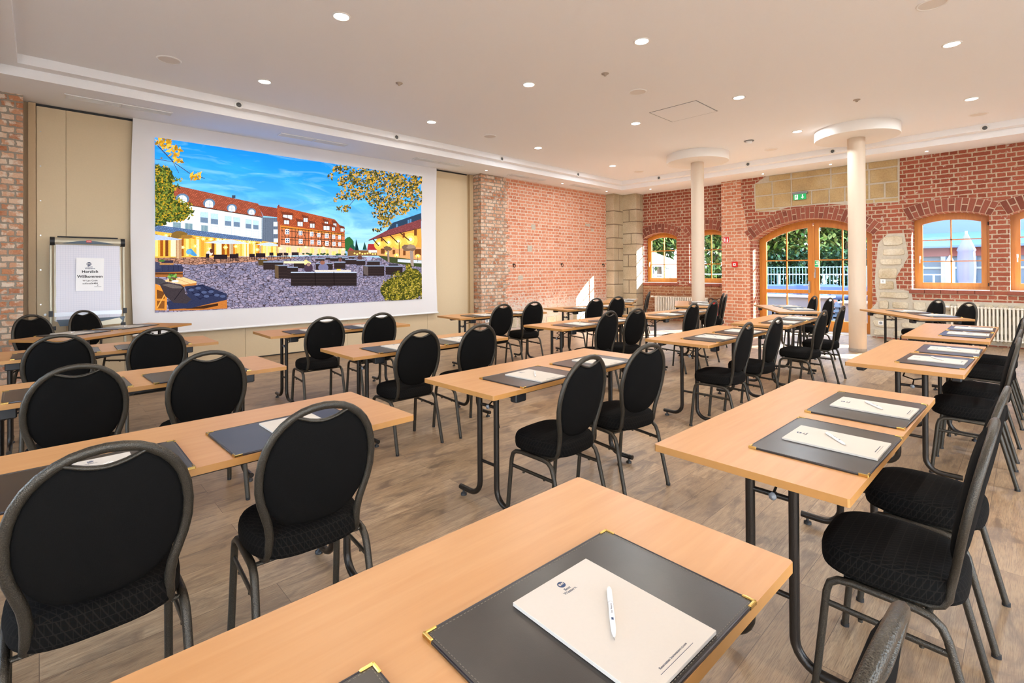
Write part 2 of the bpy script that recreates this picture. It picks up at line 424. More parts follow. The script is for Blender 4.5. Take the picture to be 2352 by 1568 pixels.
# small repair patches
for (x, z, w, h) in ((8.62, 1.92, .16, .14), (8.75, 2.45, .14, .12), (10.9, 2.62, .22, .07), (11.1, 2.5, .12, .07), (8.3, 1.22, .16, .1)):
    m.box((x, YB-.0015, z), (w, .007, h), 2)
st(m.build('wall_far', [BR_ORANGE, BR_OLD, MORTAR]))
# movable partition between the brick piers
pt = MB(); pt.box((3.5, YP+.05, 1.8), (7.6, .1, 3.6))
wf = st(pt.build('wall_front', BEIGE_D))
seams = [-.02, .26, .948, 2.39, 4.1, 5.85, 6.92]
for i in range(len(seams)-1):
    a, b = seams[i]+.002, seams[i+1]-.002
    q = MB(); q.box(((a+b)/2, YP-.012, 1.765), (b-a, .024, 3.49)); q.build('partition_panel', BEIGE, wf)
q = MB(); q.box((3.45, YP-.004, 3.527), (6.95, .012, .034)); q.build('painted_shadow_gap', BLACK, wf)  # black strip stands in for the shade in the gap above the panels
q = MB(); q.box((3.45, YP-.006, .012), (6.95, .014, .018)); q.build('floor_seal', BLACK, wf)
q = MB()
for k in range(7): q.lathe([(.008, -.003), (.006, 0)], 8, (.018, YP-.0245, .55+k*.44), ax='y')
q.lathe([(.014, -.012), (.012, 0)], 10, (.06, YP-.0245, .86), ax='y'); q.build('screw', STEEL, wf)
q = MB(); q.box((7.02, YP-.03, 1.77), (.10, .06, 3.53)); q.box((-.06, YP-.03, 1.77), (.07, .06, 3.53)); q.build('jamb', BEIGE_D, wf)

# ---- window wall
def arcz(ya, yb, zs, za):
    w = (yb-ya)/2; h = za-zs; R = (w*w+h*h)/(2*h); c = (ya+yb)/2
    return lambda y: za-R+math.sqrt(max(R*R-(y-c)**2, 0))
def wallface(mb, x, ya, yb, z0, z1, ops, depth, mf=0, mr=None):
    ops = sorted(ops); y = ya; mr = mf if mr is None else mr
    def quad(a, b, c, d, mm): mb.add([a, b, c, d], [(0, 1, 2, 3)], mm)
    def sheet(xx):
        y = ya
        for (oa, ob, oz, os_, oz2) in ops:
            quad((xx, y, z0), (xx, oa, z0), (xx, oa, z1), (xx, y, z1), mf)
            if oz > z0: quad((xx, oa, z0), (xx, ob, z0), (xx, ob, oz), (xx, oa, oz), mf)
            fn = arcz(oa, ob, os_, oz2); N = 20
            for i in range(N):
                a, b = oa+(ob-oa)*i/N, oa+(ob-oa)*(i+1)/N
                quad((xx, a, fn(a)), (xx, b, fn(b)), (xx, b, z1), (xx, a, z1), mf)
            y = ob
        quad((xx, y, z0), (xx, yb, z0), (xx, yb, z1), (xx, y, z1), mf)
    sheet(x); sheet(x+depth+.12)
    D = depth+.12
    for (oa, ob, oz, os_, oz2) in ops:
        quad((x, oa, oz), (x+D, oa, oz), (x+D, oa, os_), (x, oa, os_), mr); quad((x, ob, oz), (x+D, ob, oz), (x+D, ob, os_), (x, ob, os_), mr)
        quad((x, oa, oz), (x, ob, oz), (x+D, ob, oz), (x+D, oa, oz), mr)
        fn = arcz(oa, ob, os_, oz2); N = 20
        for i in range(N):
            a, b = oa+(ob-oa)*i/N, oa+(ob-oa)*(i+1)/N
            quad((x, a, fn(a)), (x, b, fn(b)), (x+D, b, fn(b)), (x+D, a, fn(a)), mr)
W3 = (.525, 1.615, .985, 2.325, 2.44); W4 = (-.835, .268, .985, 2.325, 2.44)
DO = (2.24, 4.56, .0, 2.09, 2.49)
W1 = (6.66, 7.685, 1.03, 2.28, 2.42); W2 = (5.31, 6.31, 1.03, 2.26, 2.43)
W5 = (-2.2, -1.1, .985, 2.325, 2.44)
m = MB()
wallface(m, XW, 4.82, 5.30, 0, ZS+.02, [], .5, 1)
wallface(m, XW, YK, 4.82, 0, ZS+.02, [W4, W3, DO], .5, 0)
m.add([(XW, 5.30, 0), (XR, 5.30, 0), (XR, 5.30, 3.56), (XW, 5.30, 3.56)], [(0, 1, 2, 3)], 1)
m.add([(XW-.001, 4.82, 0), (XW-.001, 4.62, 0), (XW-.001, 4.62, 2.0), (XW-.001, 4.74, 2.7), (XW-.001, 4.82, 3.1)], [(0, 1, 2, 3, 4)], 1)
wr_ = st(m.build('wall_right', [BR_RED, BR_PINK]))
m = MB(); wallface(m, XR, 5.30, 7.72, 0, ZS+.02, [W2, W1], .3, 0)
wrec = st(m.build('wall_recess', BR_RED))
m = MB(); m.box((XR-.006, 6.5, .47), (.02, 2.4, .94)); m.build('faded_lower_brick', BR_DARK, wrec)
# sloping brick sills
def sill(ya, yb, x, z, par, d=.33):
    q = MB(); n = max(3, int((yb-ya+.1)/.22)); a = ya-.04; st_ = (yb-ya+.08)/n
    for i in range(n):
        q.prism([(x-.03, a+st_*i+.004, z-.072), (x-.03, a+st_*(i+1)-.004, z-.072), (x-.03, a+st_*(i+1)-.004, z-.004), (x-.03, a+st_*i+.004, z-.004)], (.05, 0, 0))
    q.build('sill_bricks', VOUS[0], par)
    q = MB(); q.prism([(x-.028, ya, z-.003), (x-.028, yb, z-.003), (x-.028, yb, z+.002), (x-.028, ya, z+.002)], (d+.03, 0, .0)); q.build('sill_tile', WHITEP, par)
for w in (W3, W4): sill(w[0], w[1], XW, w[2], wr_, .42)
for w in (W1, W2): sill(w[0], w[1], XR, w[2], wrec, .22)
# voussoir arches
def arch(w, x, thick, par, dep=.02, half=True):
    ya, yb, oz, zs, za = w; W_ = (yb-ya)/2; h = za-zs; R = (W_*W_+h*h)/(2*h); c = (ya+yb)/2; cz = za-R
    A = math.asin(min(1, W_/R)); A0 = A+.02; n = int(2*A0*R/.083); q = MB()
    bk = MB(); P = []; Q = []
    for i in range(n+1):
        a = -A0+2*A0*i/n; P.append((x-.006, c+math.sin(a)*(R-.0), cz+math.cos(a)*R)); Q.append((x-.006, c+math.sin(a)*(R+thick), cz+math.cos(a)*(R+thick)))
    for i in range(n): bk.prism([P[i], P[i+1], Q[i+1], Q[i]], (.01, 0, 0))
    bk.build('arch_mortar', MORTAR_L, par)
    for i in range(n):
        a0, a1 = -A0+2*A0*(i+.08)/n, -A0+2*A0*(i+.92)/n
        segs = [(0.0, thick)] if i % 2 else [(0, thick*.48), (thick*.52, thick)]
        if i % 2 == 0 and (i//2) % 2: segs = [(0, thick*.48), (thick*.52, thick)]
        for (r0, r1) in segs:
            r0 += .006; r1 -= .006
            q.prism([(x-dep, c+math.sin(a)*(R+r), cz+math.cos(a)*(R+r)) for (a, r) in ((a0, r0), (a1, r0), (a1, r1), (a0, r1))], (dep, 0, 0), random.choice((0, 0, 1)))
    q.build('brick_arch', VOUS, par)
for w in (W3, W4): arch(w, XW, .25, wr_)
arch(DO, XW, .26, wr_)
for w in (W1, W2): arch(w, XR, .25, wrec)
# sandstone piers in the corner
def pier(name, x0, x1, y0, y1, seed, parent=None):
    random.seed(seed); q = MB(); z = 0; k = 0
    while z < ZS-.01:
        h = min(random.choice((.30, .34, .38)), ZS+.01-z)
        if ZS-z-h < .12: h = ZS+.01-z
        ys = [y0, y1] if k % 2 else [y0, y0+(y1-y0)*random.uniform(.35, .65), y1]
        xs = [x0, x1] if (k+1) % 2 else [x0, x0+(x1-x0)*random.uniform(.3, .5), x1]
        for i in range(len(xs)-1):
            for j in range(len(ys)-1):
                q.box(((xs[i]+xs[i+1])/2, (ys[j]+ys[j+1])/2, z+h/2), (xs[i+1]-xs[i]-.006, ys[j+1]-ys[j]-.008, h-.010), 0, ch=.014)
        z += h; k += 1
    q.box(((x0+x1)/2, (y0+y1)/2, ZS/2), (x1-x0-.02, y1-y0-.02, ZS), 1)
    return q.build(name, [STONE_G, MORTAR_D], parent)
c1 = st(pier('wall_corner', 11.745, 12.40, 8.14, 8.75, 3)); pier('stone_pier', 12.19, 12.95, 7.70, 8.16, 5, c1)
random.seed(11)
m = MB(); m.box((12.7, 8.5, 1.8), (.5, .7, 3.7)); m.build('corner_core', MORTAR, c1)
# sandstone masonry above the door and rubble beside it
def stones(name, rows, x, par, mat, prot=.02, jit=.0, back=None, wob=0.0):
    q = MB()
    for (za, zb, cuts) in rows:
        for i in range(len(cuts)-1):
            a, b = cuts[i], cuts[i+1]
            if b-a < .02: continue
            g = .008+random.random()*.01*(1 if jit == 0 else 2.5)
            P = [(a+g, za+g), (b-g, za+g), (b-g, zb-g), (a+g, zb-g)]
            if wob:                                 # rounded irregular field stones
                cy, cz = (a+b)/2, (za+zb)/2; hw, hh = (b-a)/2-g, (zb-za)/2-g; P = []
                for k in range(12):
                    t = 2*PI*(k+.3)/12; e = .32
                    P.append((cy+hw*math.copysign(abs(math.cos(t))**e, math.cos(t))*(1-wob*random.random()), cz+hh*math.copysign(abs(math.sin(t))**e, math.sin(t))*(1-wob*random.random())))
            n = len(P); k = prot*(.6+.7*random.random())
            cy = sum(p[0] for p in P)/n; cz = sum(p[1] for p in P)/n
            base = [(x, p[0], p[1]) for p in P]; top = [(x-k, cy+(p[0]-cy)*.95, cz+(p[1]-cz)*.92) for p in P]
            q.add(base+top, [(i_, (i_+1) % n, n+(i_+1) % n, n+i_) for i_ in range(n)]+[tuple(range(n, 2*n))], 0)
    return q.build(name, mat, par)
m = MB()
m.prism([(XW-.004, 1.79, 2.69), (XW-.004, 2.62, 2.72), (XW-.004, 3.0, 2.775), (XW-.004, 3.8, 2.775), (XW-.004, 4.1, 2.70), (XW-.004, 4.50, 2.76), (XW-.004, 4.53, 3.38), (XW-.004, 4.22, 3.56), (XW-.004, 1.78, 3.56)], (.01, 0, 0))
m.build('mortar_bed', MORTAR, wr_)
stones('sandstone_masonry', [(2.79, 3.10, [1.80, 2.02, 2.28, 2.70, 2.98, 3.32, 3.72, 4.1, 4.50]), (3.10, 3.40, [1.80, 2.28, 2.38, 2.62, 2.95, 3.72, 4.12, 4.50]), (3.40, 3.55, [1.80, 2.30, 2.52, 2.95, 3.72, 4.2])], XW-.003, wr_, STONE_Y, .012)
stones('sandstone_masonry', [(2.71, 2.79, [1.80, 2.2, 2.6]), (2.73, 2.79, [3.95, 4.48])], XW-.003, wr_, STONE_Y, .01)
# rubble: ragged area right of the door and the plinth under the windows
m = MB()
m.prism([(XW-.004, y, z) for (y, z) in ((2.28, .02), (2.28, .55), (2.16, .72), (2.2, 1.12), (2.14, 1.9), (1.98, 2.08), (1.72, 2.08), (1.66, 1.62), (1.86, 1.2), (1.84, .98), (1.62, .95), (1.60, .78), (-4.0, .78), (-4.0, .02))], (.01, 0, 0))
m.build('mortar_bed', MORTAR, wr_)
random.seed(21)
rows = []
def cuts(a, b, mn, mx):
    c = [a]
    while c[-1] < b-mn: c.append(min(b, c[-1]+random.uniform(mn, mx)))
    c[-1] = b; return c
for (za, zb, a, b) in ((.02, .2, -4, 2.26), (.2, .37, -4, 2.26), (.37, .57, -4, 2.24), (.57, .77, -4, 2.14), (.78, .95, 1.62, 2.16), (.95, 1.16, 1.86, 2.16), (1.17, 1.42, 1.80, 2.16), (1.43, 1.62, 1.70, 2.16), (1.63, 1.80, 1.68, 2.1), (1.82, 2.05, 1.72, 2.1)):
    rows.append((za, zb, cuts(a, b, .16, .42)))
stones('rubble_masonry', rows, XW-.004, wr_, STONE_R, .03, 1, wob=.2)
# floor level pale rubble at the foot of the brick wall
random.seed(5)
st_o = MB()
for x in [7.6+.33*i for i in range(12)]:
    w, h = random.uniform(.2, .3), random.uniform(.16, .26)
    st_o.box((x+.1, YB-.004, .05+h/2), (w, .012, h), 0, ch=.01)
st_o.build('plinth_stones', STONE_R, bpy.data.objects['wall_far'])

# ------------------------------------------------------------------ windows and doors
def outl(ya, yb, z0, fn, t=0.0, n=14):
    pts = [(yb-t, z0+t), (ya+t, z0+t)]
    for i in range(n+1):
        y = ya+t+(yb-ya-2*t)*i/n; pts.append((y, fn(y)-t))
    return pts
def P3(x, pts): return [(x, a, b) for (a, b) in pts]
def window(name, w, x, handle_z, handle_side=1, hgl=True):
    ya, yb, z0, zs, za = w; fn = arcz(ya, yb, zs, za)
    m = MB(); m.ring(P3(x, outl(ya-.01, yb+.01, z0, fn, -.0)), P3(x, outl(ya, yb, z0, fn, .055)), (.07, 0, 0)); fr = st(m.build(name, PINE))
    m = MB(); A = outl(ya, yb, z0, fn, .05); B = outl(ya, yb, z0, fn, .125)
    m.ring(P3(x-.012, A), P3(x-.012, B), (.05, 0, 0))
    cy = (ya+yb)/2; zt = fn(cy)-.125; zb = z0+.125
    m.box((x+.018, cy, (zb+zt)/2), (.03, .022, zt-zb+.01))
    hh = (zs-.06-zb)
    for k in (1, 2):
        z = zb+(zs+.02-zb)*k/3.0
        m.box((x+.018, cy, z), (.03, yb-ya-.25, .020))
    s_ = m.build('sash', PINE, fr)
    m = MB(); m.add(P3(x+.02, B), [tuple(range(len(B)))], 0); m.build('pane', GLASS, s_)
    if hgl:
        hy = (yb-.085) if handle_side > 0 else (ya+.085)
        m = MB(); m.box((x-.022, hy, handle_z), (.014, .03, .07), ch=.006)
        m.tube([(x-.03, hy, handle_z+.01), (x-.06, hy, handle_z+.01), (x-.066, hy-.0, handle_z-.02), (x-.066, hy, handle_z-.11)], .009, .008, 8); m.build('handle', PEN, s_)
        m = MB()
        for z in (z0+.1, zs-.12): m.tube([(x-.02, (ya if handle_side > 0 else yb)+.03*handle_side, z-.03), (x-.02, (ya if handle_side > 0 else yb)+.03*handle_side, z+.03)], .008, n=8)
        m.build('hinge', BLACK, s_)
    return fr
window('window_1', W1, XR+.22, 1.58); window('window_2', W2, XR+.22, 1.58)
window('window_3', W3, XW+.40, 1.60); window('window_4', W4, XW+.40, 1.60)
# arched double door
XD = XW+.42
ya, yb, z0, zs, za = DO; fn = arcz(ya, yb, zs, za)
m = MB(); m.ring(P3(XD, outl(ya-.02, yb+.02, -.0, fn, 0, 30)), P3(XD, outl(ya, yb, -.06, fn, .07, 30)), (.09, 0, 0)); door = st(m.build('door_1', PINE))
yc = 3.40
def leaf(a, b, hs):
    m = MB(); fo = lambda y: fn(y)-.065
    A = outl(a, b, .01, fo, 0, 20); B = outl(a, b, .01, fo, .10, 20)
    B[0] = (b-.10, .24); B[1] = (a+.10, .24)
    m.ring(P3(XD-.02, A), P3(XD-.02, B), (.06, 0, 0))
    m.box((XD+.012, (a+b)/2, .87), (.055, b-a-.19, .085))
    m.box((XD+.014, (a+b)/2, 1.585), (.032, b-a-.19, .026))
    c = (a+b)/2; zt = fo(c)-.1; m.box((XD+.014, c, (.24+zt)/2), (.032, .026, zt-.22))
    l = m.build('door_leaf', PINE, door)
    q = MB(); q.add(P3(XD+.014, B), [tuple(range(len(B)))]); q.build('pane', GLASS, l)
    return l
la = leaf(yc+.012, yb-.06, 1); lb = leaf(ya+.06, yc-.012, 0)
q = MB(); q.box((XD-.03, yc, 1.2), (.025, .055, 2.3)); q.build('cover_strip', PINE, la)
q = MB(); q.box((XD-.03, yc+.085, .98), (.012, .042, .26), ch=.005)
q.tube([(XD-.035, yc+.085, 1.02), (XD-.075, yc+.085, 1.02), (XD-.08, yc+.10, 1.02), (XD-.08, yc+.19, 1.015)], .009, .009, 8); q.build('door_handle', STEEL, la)
q = MB(); q.box((XD-.03, yc-.03, 1.29), (.014, .036, .22), ch=.005); q.box((XD-.05, yc-.03, 1.25), (.03, .022, .13), ch=.006); q.build('panic_handle', STEEL, lb)
q = MB(); q.box((XD-.028, yc-.065, 1.50), (.004, .085, .16)); sg = q.build('push_sign', SIGNWM, lb)
q = MB(); q.box((XD-.0305, yc-.065, 1.535), (.002, .07, .075)); q.box((XD-.0305, yc-.065, 1.46), (.002, .07, .045)); q.build('sign_face', GREEN, sg)
q = MB(); q.box((XD-.032, yc-.055, 1.55), (.002, .012, .012)); q.box((XD-.032, yc-.06, 1.53), (.002, .012, .03)); q.box((XD-.032, yc-.08, 1.53), (.002, .016, .05)); q.build('sign_pictogram', SIGNWM, sg)
m = MB(); m.box((XW+.3, 3.4, .008), (.6, 2.3, .018)); m.build('threshold', GREYST, door)

# ------------------------------------------------------------------ columns
def column(x, y, label, base):
    t = thing('round_column', (x, y, 0), 0, label, 'column', 'round cream columns')
    m = MB(); m.lathe([(.127, .05), (.127, ZM-.12)], 40, (0, 0, 0)); m.build('shaft', CREAM, t)
    m = MB(); m.lathe([(.130, 0), (.130, .055)], 40); m.build('base_ring', GREYST, t)
    m = MB(); m.lathe([(.60, ZM-.165), (.605, ZM-.155), (.605, ZM)], 64); m.build('ceiling_disc', WHITE, t)
column(9.99, 2.04, 'tall cream column standing in front of the right side of the glass door', 1)
column(9.82, 4.75, 'tall cream column in front of the two small recessed windows', 2)

# ------------------------------------------------------------------ ceiling fixtures
def rowname(x, y):
    return {2.03: 'first file from the left', 4.51: 'second file from the left', 6.97: 'third file from the left', 9.43: 'fourth file, nearest the windows'}[x]
LY = {6.56: 'row nearest the screen wall', 4.40: 'second row from the screen wall', 2.77: 'third row from the screen wall', .57: 'fourth row from the screen wall', -1.3: 'added fill row behind the viewer'}  # last row is unseen, added as fill light
base_l = None
def lamp_light(x, y, e=1.0):
    L = bpy.data.lights.new('downlight_lamp', 'AREA'); L.shape = 'DISK'; L.size = .13; L.energy = LAMP_W*e; L.color = {2.03: LAMP_COL, 4.51: (1.0, .94, .86), 6.97: (.88, .94, 1.0), 9.43: (.82, .92, 1.0)}[x]  # tint cools towards the windows, standing in for daylight
    return L
for x in (2.03, 4.51, 6.97, 9.43):
    for y in (6.56, 4.40, 2.77, .57, -1.3):
        lab = 'round ceiling lamp, %s, %s' % (rowname(x, y), LY[y])
        if base_l is None:
            t = thing('recessed_downlight', (x, y, ZM), 0, lab, 'ceiling light', 'round recessed ceiling lamps')
            m = MB(); m.lathe([(.085, 0), (.083, -.006), (.073, -.009), (.066, -.004)], 28, capb=False, capt=False); m.build('trim_ring', WHITEP, t)
            m = MB(); m.lathe([(0, -.004), (.067, -.004)], 28, capt=False); m.build('diffuser', LAMP, t)
            base_l = treeof(t)
        else: t = dup(base_l[0], (x, y, ZM), 0, lab, tree=base_l)
        lo = bpy.data.objects.new('lamp_bulb', lamp_light(x, y, {2.03: .72, 4.51: .95, 6.97: 1.45, 9.43: 1.9}[x])); COL.objects.link(lo); lo.location = (0, 0, -.02); lo.parent = t
base_s = None
for i, (x, y, w) in enumerate(((1.05, 6.6, 'at the left near the screen'), (5.757, 3.6, 'in the middle, left of the ceiling hatch'), (5.777, .6, 'at the top right of the view'), (5.745, 6.57, 'above the right end of the screen'), (10.45, .56, 'close to the cove above the right window'), (10.46, 3.54, 'between the two columns'), (10.45, 6.52, 'in the far corner'))):
    lab = 'round grey cloth ceiling loudspeaker %s' % w
    if base_s is None:
        t = thing('ceiling_speaker', (x, y, ZM), 0, lab, 'speaker', 'round ceiling loudspeakers')
        m = MB(); m.lathe([(.118, 0), (.115, -.007), (.104, -.010), (.1, -.004)], 32, capb=False, capt=False); m.build('rim', WHITEP, t)
        m = MB(); m.lathe([(0, -.006), (.101, -.004)], 32, capt=False); m.build('grille', SPKR, t); base_s = treeof(t)
    else: dup(base_s[0], (x, y, ZM), 0, lab, tree=base_s)
base_n = None
for i, (x, y, rz, w) in enumerate([(x, cy1, 0, 'on the screen side cove, %s' % q) for x, q in ((1.99, 'leftmost'), (4.44, 'second from the left'), (6.886, 'third from the left'), (9.36, 'fourth from the left'))] +
                                  [(cx1, y, -PI/2, 'on the window side cove, %s' % q) for y, q in ((6.43, 'nearest far corner'), (4.277, 'second from corner'), (2.68, 'behind right disc'), (.523, 'near right edge'))]):
    lab = 'small round nozzle with dark grey eye %s' % w
    if base_n is None:
        t = thing('air_nozzle', (x, y, 3.683), rz, lab, 'air nozzle', 'round nozzles in the ceiling cove')
        m = MB(); m.lathe([(.058, 0), (.056, -.008), (.042, -.012), (.033, -.006)], 24, ax='y', capb=False, capt=False); m.build('collar', WHITEP, t)
        m = MB(); m.lathe([(.0, -.018), (.02, -.016), (.032, -.006)], 20, ax='y', capt=False); m.build('eye', LAMPGREY, t); base_n = treeof(t)
    else: dup(base_n[0], (x, y, 3.683), rz, lab, tree=base_n)
base_v = None
for i, (x, y, w) in enumerate(((.77, 8.07, 'at the far left above the flip chart'), (3.26, 8.09, 'above the middle of the screen'), (5.735, 8.10, 'above the right end of the screen'), (8.18, 8.06, 'above the brick wall'), (10.27, 7.98, 'nearest the corner of stone piers'))):
    lab = 'long slim two-part air grille in the soffit %s' % w
    if base_v is None:
        t = thing('air_vent', (x, y, ZS), -.02, lab, 'air vent', 'slot grilles in the soffit')
        for s in (-1, 1):
            m = MB(); cx = s*.272
            m.box((cx, 0, -.004), (.54, .15, .006))
            m.box((cx+.265, 0, -.008), (.012, .19, .012), 1); m.box((cx-.265, 0, -.008), (.012, .19, .012), 1)
            m.box((cx, .08, -.008), (.54, .012, .012), 1); m.box((cx, -.08, -.008), (.54, .012, .012), 1)
            for k in range(6): m.box((cx, -.06+k*.024, -.009), (.52, .006, .006), 1)
            m.build('grille', [VENTG, WHITEP], t)
        base_v = treeof(t)
    else: dup(base_v[0], (x, y, ZS), -.02, lab, tree=base_v)
base_p = None
for i, (x, y, w) in enumerate(((6.96, 8.08, 'right beside the partition end'), (9.41, 8.04, 'above the middle of the brick wall'), (11.25, 8.03, 'by the stone piers'), (11.83, 7.03, 'above the first recessed window'), (11.85, 4.19, 'left above the green exit sign'), (11.82, 2.86, 'right above the green exit sign'), (11.83, 1.33, 'above the right arched window'))):
    lab = 'tiny bright spotlight in the soffit %s' % w
    if base_p is None:
        t = thing('mini_spotlight', (x, y, ZS), 0, lab, 'spotlight', 'tiny spots in the soffit')
        m = MB(); m.lathe([(.03, 0), (.029, -.004), (.022, -.005)], 16, capb=False, capt=False); m.build('rim', WHITEP, t)
        m = MB(); m.lathe([(0, -.005), (.023, -.004)], 16, capt=False); m.build('bulb', LAMP, t); base_p = treeof(t)
    else: dup(base_p[0], (x, y, ZS), 0, lab, tree=base_p)
t = thing('smoke_detector', (9.45, 3.58, ZM), 0, 'small white smoke detector hanging between the two columns', 'smoke detector')
m = MB(); m.lathe([(.085, 0), (.085, -.012)], 20); m.build('mount', GREY, t)
m = MB(); m.lathe([(.055, -.012), (.055, -.04), (.04, -.055), (.0, -.06)], 20); m.build('sensor_head', WHITEP, t)
for (x, y, w) in ((3.28, 5.476, 'left of the middle of the ceiling'), (4.93, 3.53, 'in front of the ceiling hatch'), (8.28, 1.68, 'in front of the right column disc')):
    m = MB(); m.lathe([(.045, 0), (.042, -.006), (.02, -.008), (.015, -.03), (.0, -.032)], 16, (x, y, ZM)); tag(m.build('sprinkler_head', GREYST), 'tiny ceiling sprinkler head %s' % w, 'sprinkler')
m = MB(); hx0, hx1, hy0, hy1 = 6.64, 7.33, 3.22, 3.96
for (a, b, c, d) in ((hx0, hx1, hy0, hy0+.012), (hx0, hx0+.012, hy0, hy1), (hx1-.004, hx1, hy0, hy1), (hx0, hx1, hy1-.004, hy1)):
    m.box(((a+b)/2, (c+d)/2, ZM-.001), (b-a, d-c, .004))
ht = tag(m.build('ceiling_hatch', GREY), 'square access hatch outlined in the ceiling', 'hatch')
m = MB(); m.box(((hx0+hx1)/2, (hy0+hy1)/2, ZM-.003), (hx1-hx0-.03, hy1-hy0-.03, .006)); m.build('hatch_panel', CEIL, ht)

# ------------------------------------------------------------------ projection screen with the projected picture
YS = 8.62
t = thing('projection_screen', (3.5, YS, .5), 0, 'huge white roll-down screen showing a blue-hour courtyard photograph', 'projection screen')
SO = V((-3.5, -YS, -.5))
m = MB(); x0, x1, z0, z1 = .95, 6.05, .53, 3.543; n = 60; vs = []; nz_ = 16
for j in range(nz_+1):
    for i in range(n+1):
        x = x0+(x1-x0)*i/n; z = z0+(z1-z0)*j/nz_
        edge = max(0, (i/n-.8)/.2); low = max(0, 1-j/3.0)
        xx = x-.03*math.sin(PI*j/nz_)*(1 if i == 0 else 0)*1.0+.03*math.sin(PI*j/nz_)*(-1 if i == n else 0)
        vs.append(V((xx, YS+.008*math.sin(x*38)*edge*low, z))+SO)
fs = [(j*(n+1)+i, j*(n+1)+i+1, (j+1)*(n+1)+i+1, (j+1)*(n+1)+i) for j in range(nz_) for i in range(n)]
m.add(vs, fs, 0, True); m.build('screen_fabric', SCREENM, t)
m = MB(); m.tube([V((x0-.01, YS-.004, z0-.012))+SO, V((x1+.02, YS-.004, z0-.012))+SO], .016, n=10); m.build('bottom_bar', WHITEP, t)
# picture: flat shapes, each a hair in front of the one before. Pixel pairs are turned into points of the screen plane.
def onscreen(u, v, y=YS-.012):
    a, b = u-PX, v-PY
    U = a*math.cos(RHO)-b*math.sin(RHO); Vv = a*math.sin(RHO)+b*math.cos(RHO)
    d = RGT*(U/FPX)+FWD-UPV*(Vv/FPX); k = y/d.y
    return (d.x*k, CAMZ+d.z*k)
TL, TR, BR_, BL = onscreen(352, 317), onscreen(965, 404), onscreen(971, 690), onscreen(360, 713)
px0, px1, pz0, pz1 = (TL[0]+BL[0])/2, (TR[0]+BR_[0])/2, (BL[1]+BR_[1])/2, (TL[1]+TR[1])/2
PA = lambda x, y: onscreen(340+x/3.734, 300+y/3.734)
PB = lambda x, y: onscreen(640+x/4.3556, 360+y/4.3556)
def clip(poly):
    for (ax, val, sg) in ((0, px0, 1), (0, px1, -1), (1, pz0, 1), (1, pz1, -1)):
        out = []
        for i in range(len(poly)):
            a, b = poly[i], poly[(i+1) % len(poly)]; da, db = (a[ax]-val)*sg, (b[ax]-val)*sg
            if da >= 0: out.append(a)
            if (da >= 0) != (db >= 0):
                k = da/(da-db); out.append((a[0]+(b[0]-a[0])*k, a[1]+(b[1]-a[1])*k))
        poly = out
        if len(poly) < 3: return None
    return poly
pic = MB(); PCNT = [0]
def pp(pts, col, mi=0, cols=None):
    pl = clip([tuple(p) for p in pts])
    if not pl: return
    PCNT[0] += 1; y = YS-.010-PCNT[0]*.0000075
    c = lin(col) if cols is None else None
    if cols: c = [lin(q) for q in cols] if len(pl) == len(cols) else lin(cols[0])
    pic.add([V((x, y, z))+SO for (x, z) in pl], [tuple(range(len(pl)))], mi, False, c)
def ell(P, cx, cy, rx, ry, col, n=14, mi=0, a0=0, a1=2*PI, wob=0):
    pp([P(cx+rx*math.cos(a0+(a1-a0)*k/n)*(1+wob*(random.random()-.5)), cy+ry*math.sin(a0+(a1-a0)*k/n)*(1+wob*(random.random()-.5))) for k in range(n)], col, mi)
def qd(P, x0, y0, x1, y1, col, sk=0.0, mi=0): pp([P(x0, y0), P(x1, y0+(x1-x0)*sk), P(x1, y1+(x1-x0)*sk), P(x0, y1)], col, mi)
def line(P, x0, y0, x1, y1, w, col):
    dx, dy = x1-x0, y1-y0; L = math.hypot(dx, dy)+1e-6; nx, ny = -dy/L*w/2, dx/L*w/2
    pp([P(x0+nx, y0+ny), P(x1+nx, y1+ny), P(x1-nx, y1-ny), P(x0-nx, y0-ny)], col)
random.seed(4)
sky = [(20, 130, 226), (50, 156, 238), (92, 180, 244), (138, 202, 246), (170, 216, 246), (186, 220, 240)]
zh = .5*(PA(60, 1085)[1]+PB(1430, 1000)[1])
for j in range(5):
    za, zb = pz1+(zh-pz1)*j/5, pz1+(zh-pz1)*(j+1)/5
    PCNT[0] += 1; y = YS-.010
    pic.add([V((x, y, z))+SO for (x, z) in ((px0, za), (px1, za), (px1, zb), (px0, zb))], [(0, 1, 2, 3)], 2, False, [lin(sky[j]), lin(sky[j]), lin(sky[j+1]), lin(sky[j+1])])
# courtyard cobbles
pp([PA(50, 1090), PA(600, 1085), PA(1195, 1080), PB(660, 985), PB(1440, 1040), PB(1450, 1450), PA(60, 1560)], (122, 118, 136), 1)
pp([PA(50, 1083), PA(1195, 1078), PB(200, 1010), PA(900, 1125), PA(400, 1150), PA(50, 1130)], (150, 112, 90), 1)
# trees far behind
ell(PB, 700, 880, 55, 75, (46, 96, 52), wob=.2); ell(PB, 735, 920, 30, 45, (38, 82, 60), wob=.2)
pp([PB(762, 955), PB(775, 818), PB(808, 955)], (20, 44, 44)); pp([PB(840, 930), PB(860, 850), PB(885, 930)], (34, 70, 62))
qd(PB, 690, 935, 1010, 990, (120, 84, 52)); 
for x in range(760, 1000, 26): ell(PB, x, 960+random.random()*14, 10, 8, (255, 214, 120))
pp([PB(885, 932), PB(897, 870), PB(985, 872), PB(985, 935)], (158, 48, 48)); qd(PB, 900, 932, 985, 958, (214, 206, 196)); pp([PB(690, 940), PB(715, 905), PB(760, 935)], (150, 60, 70))
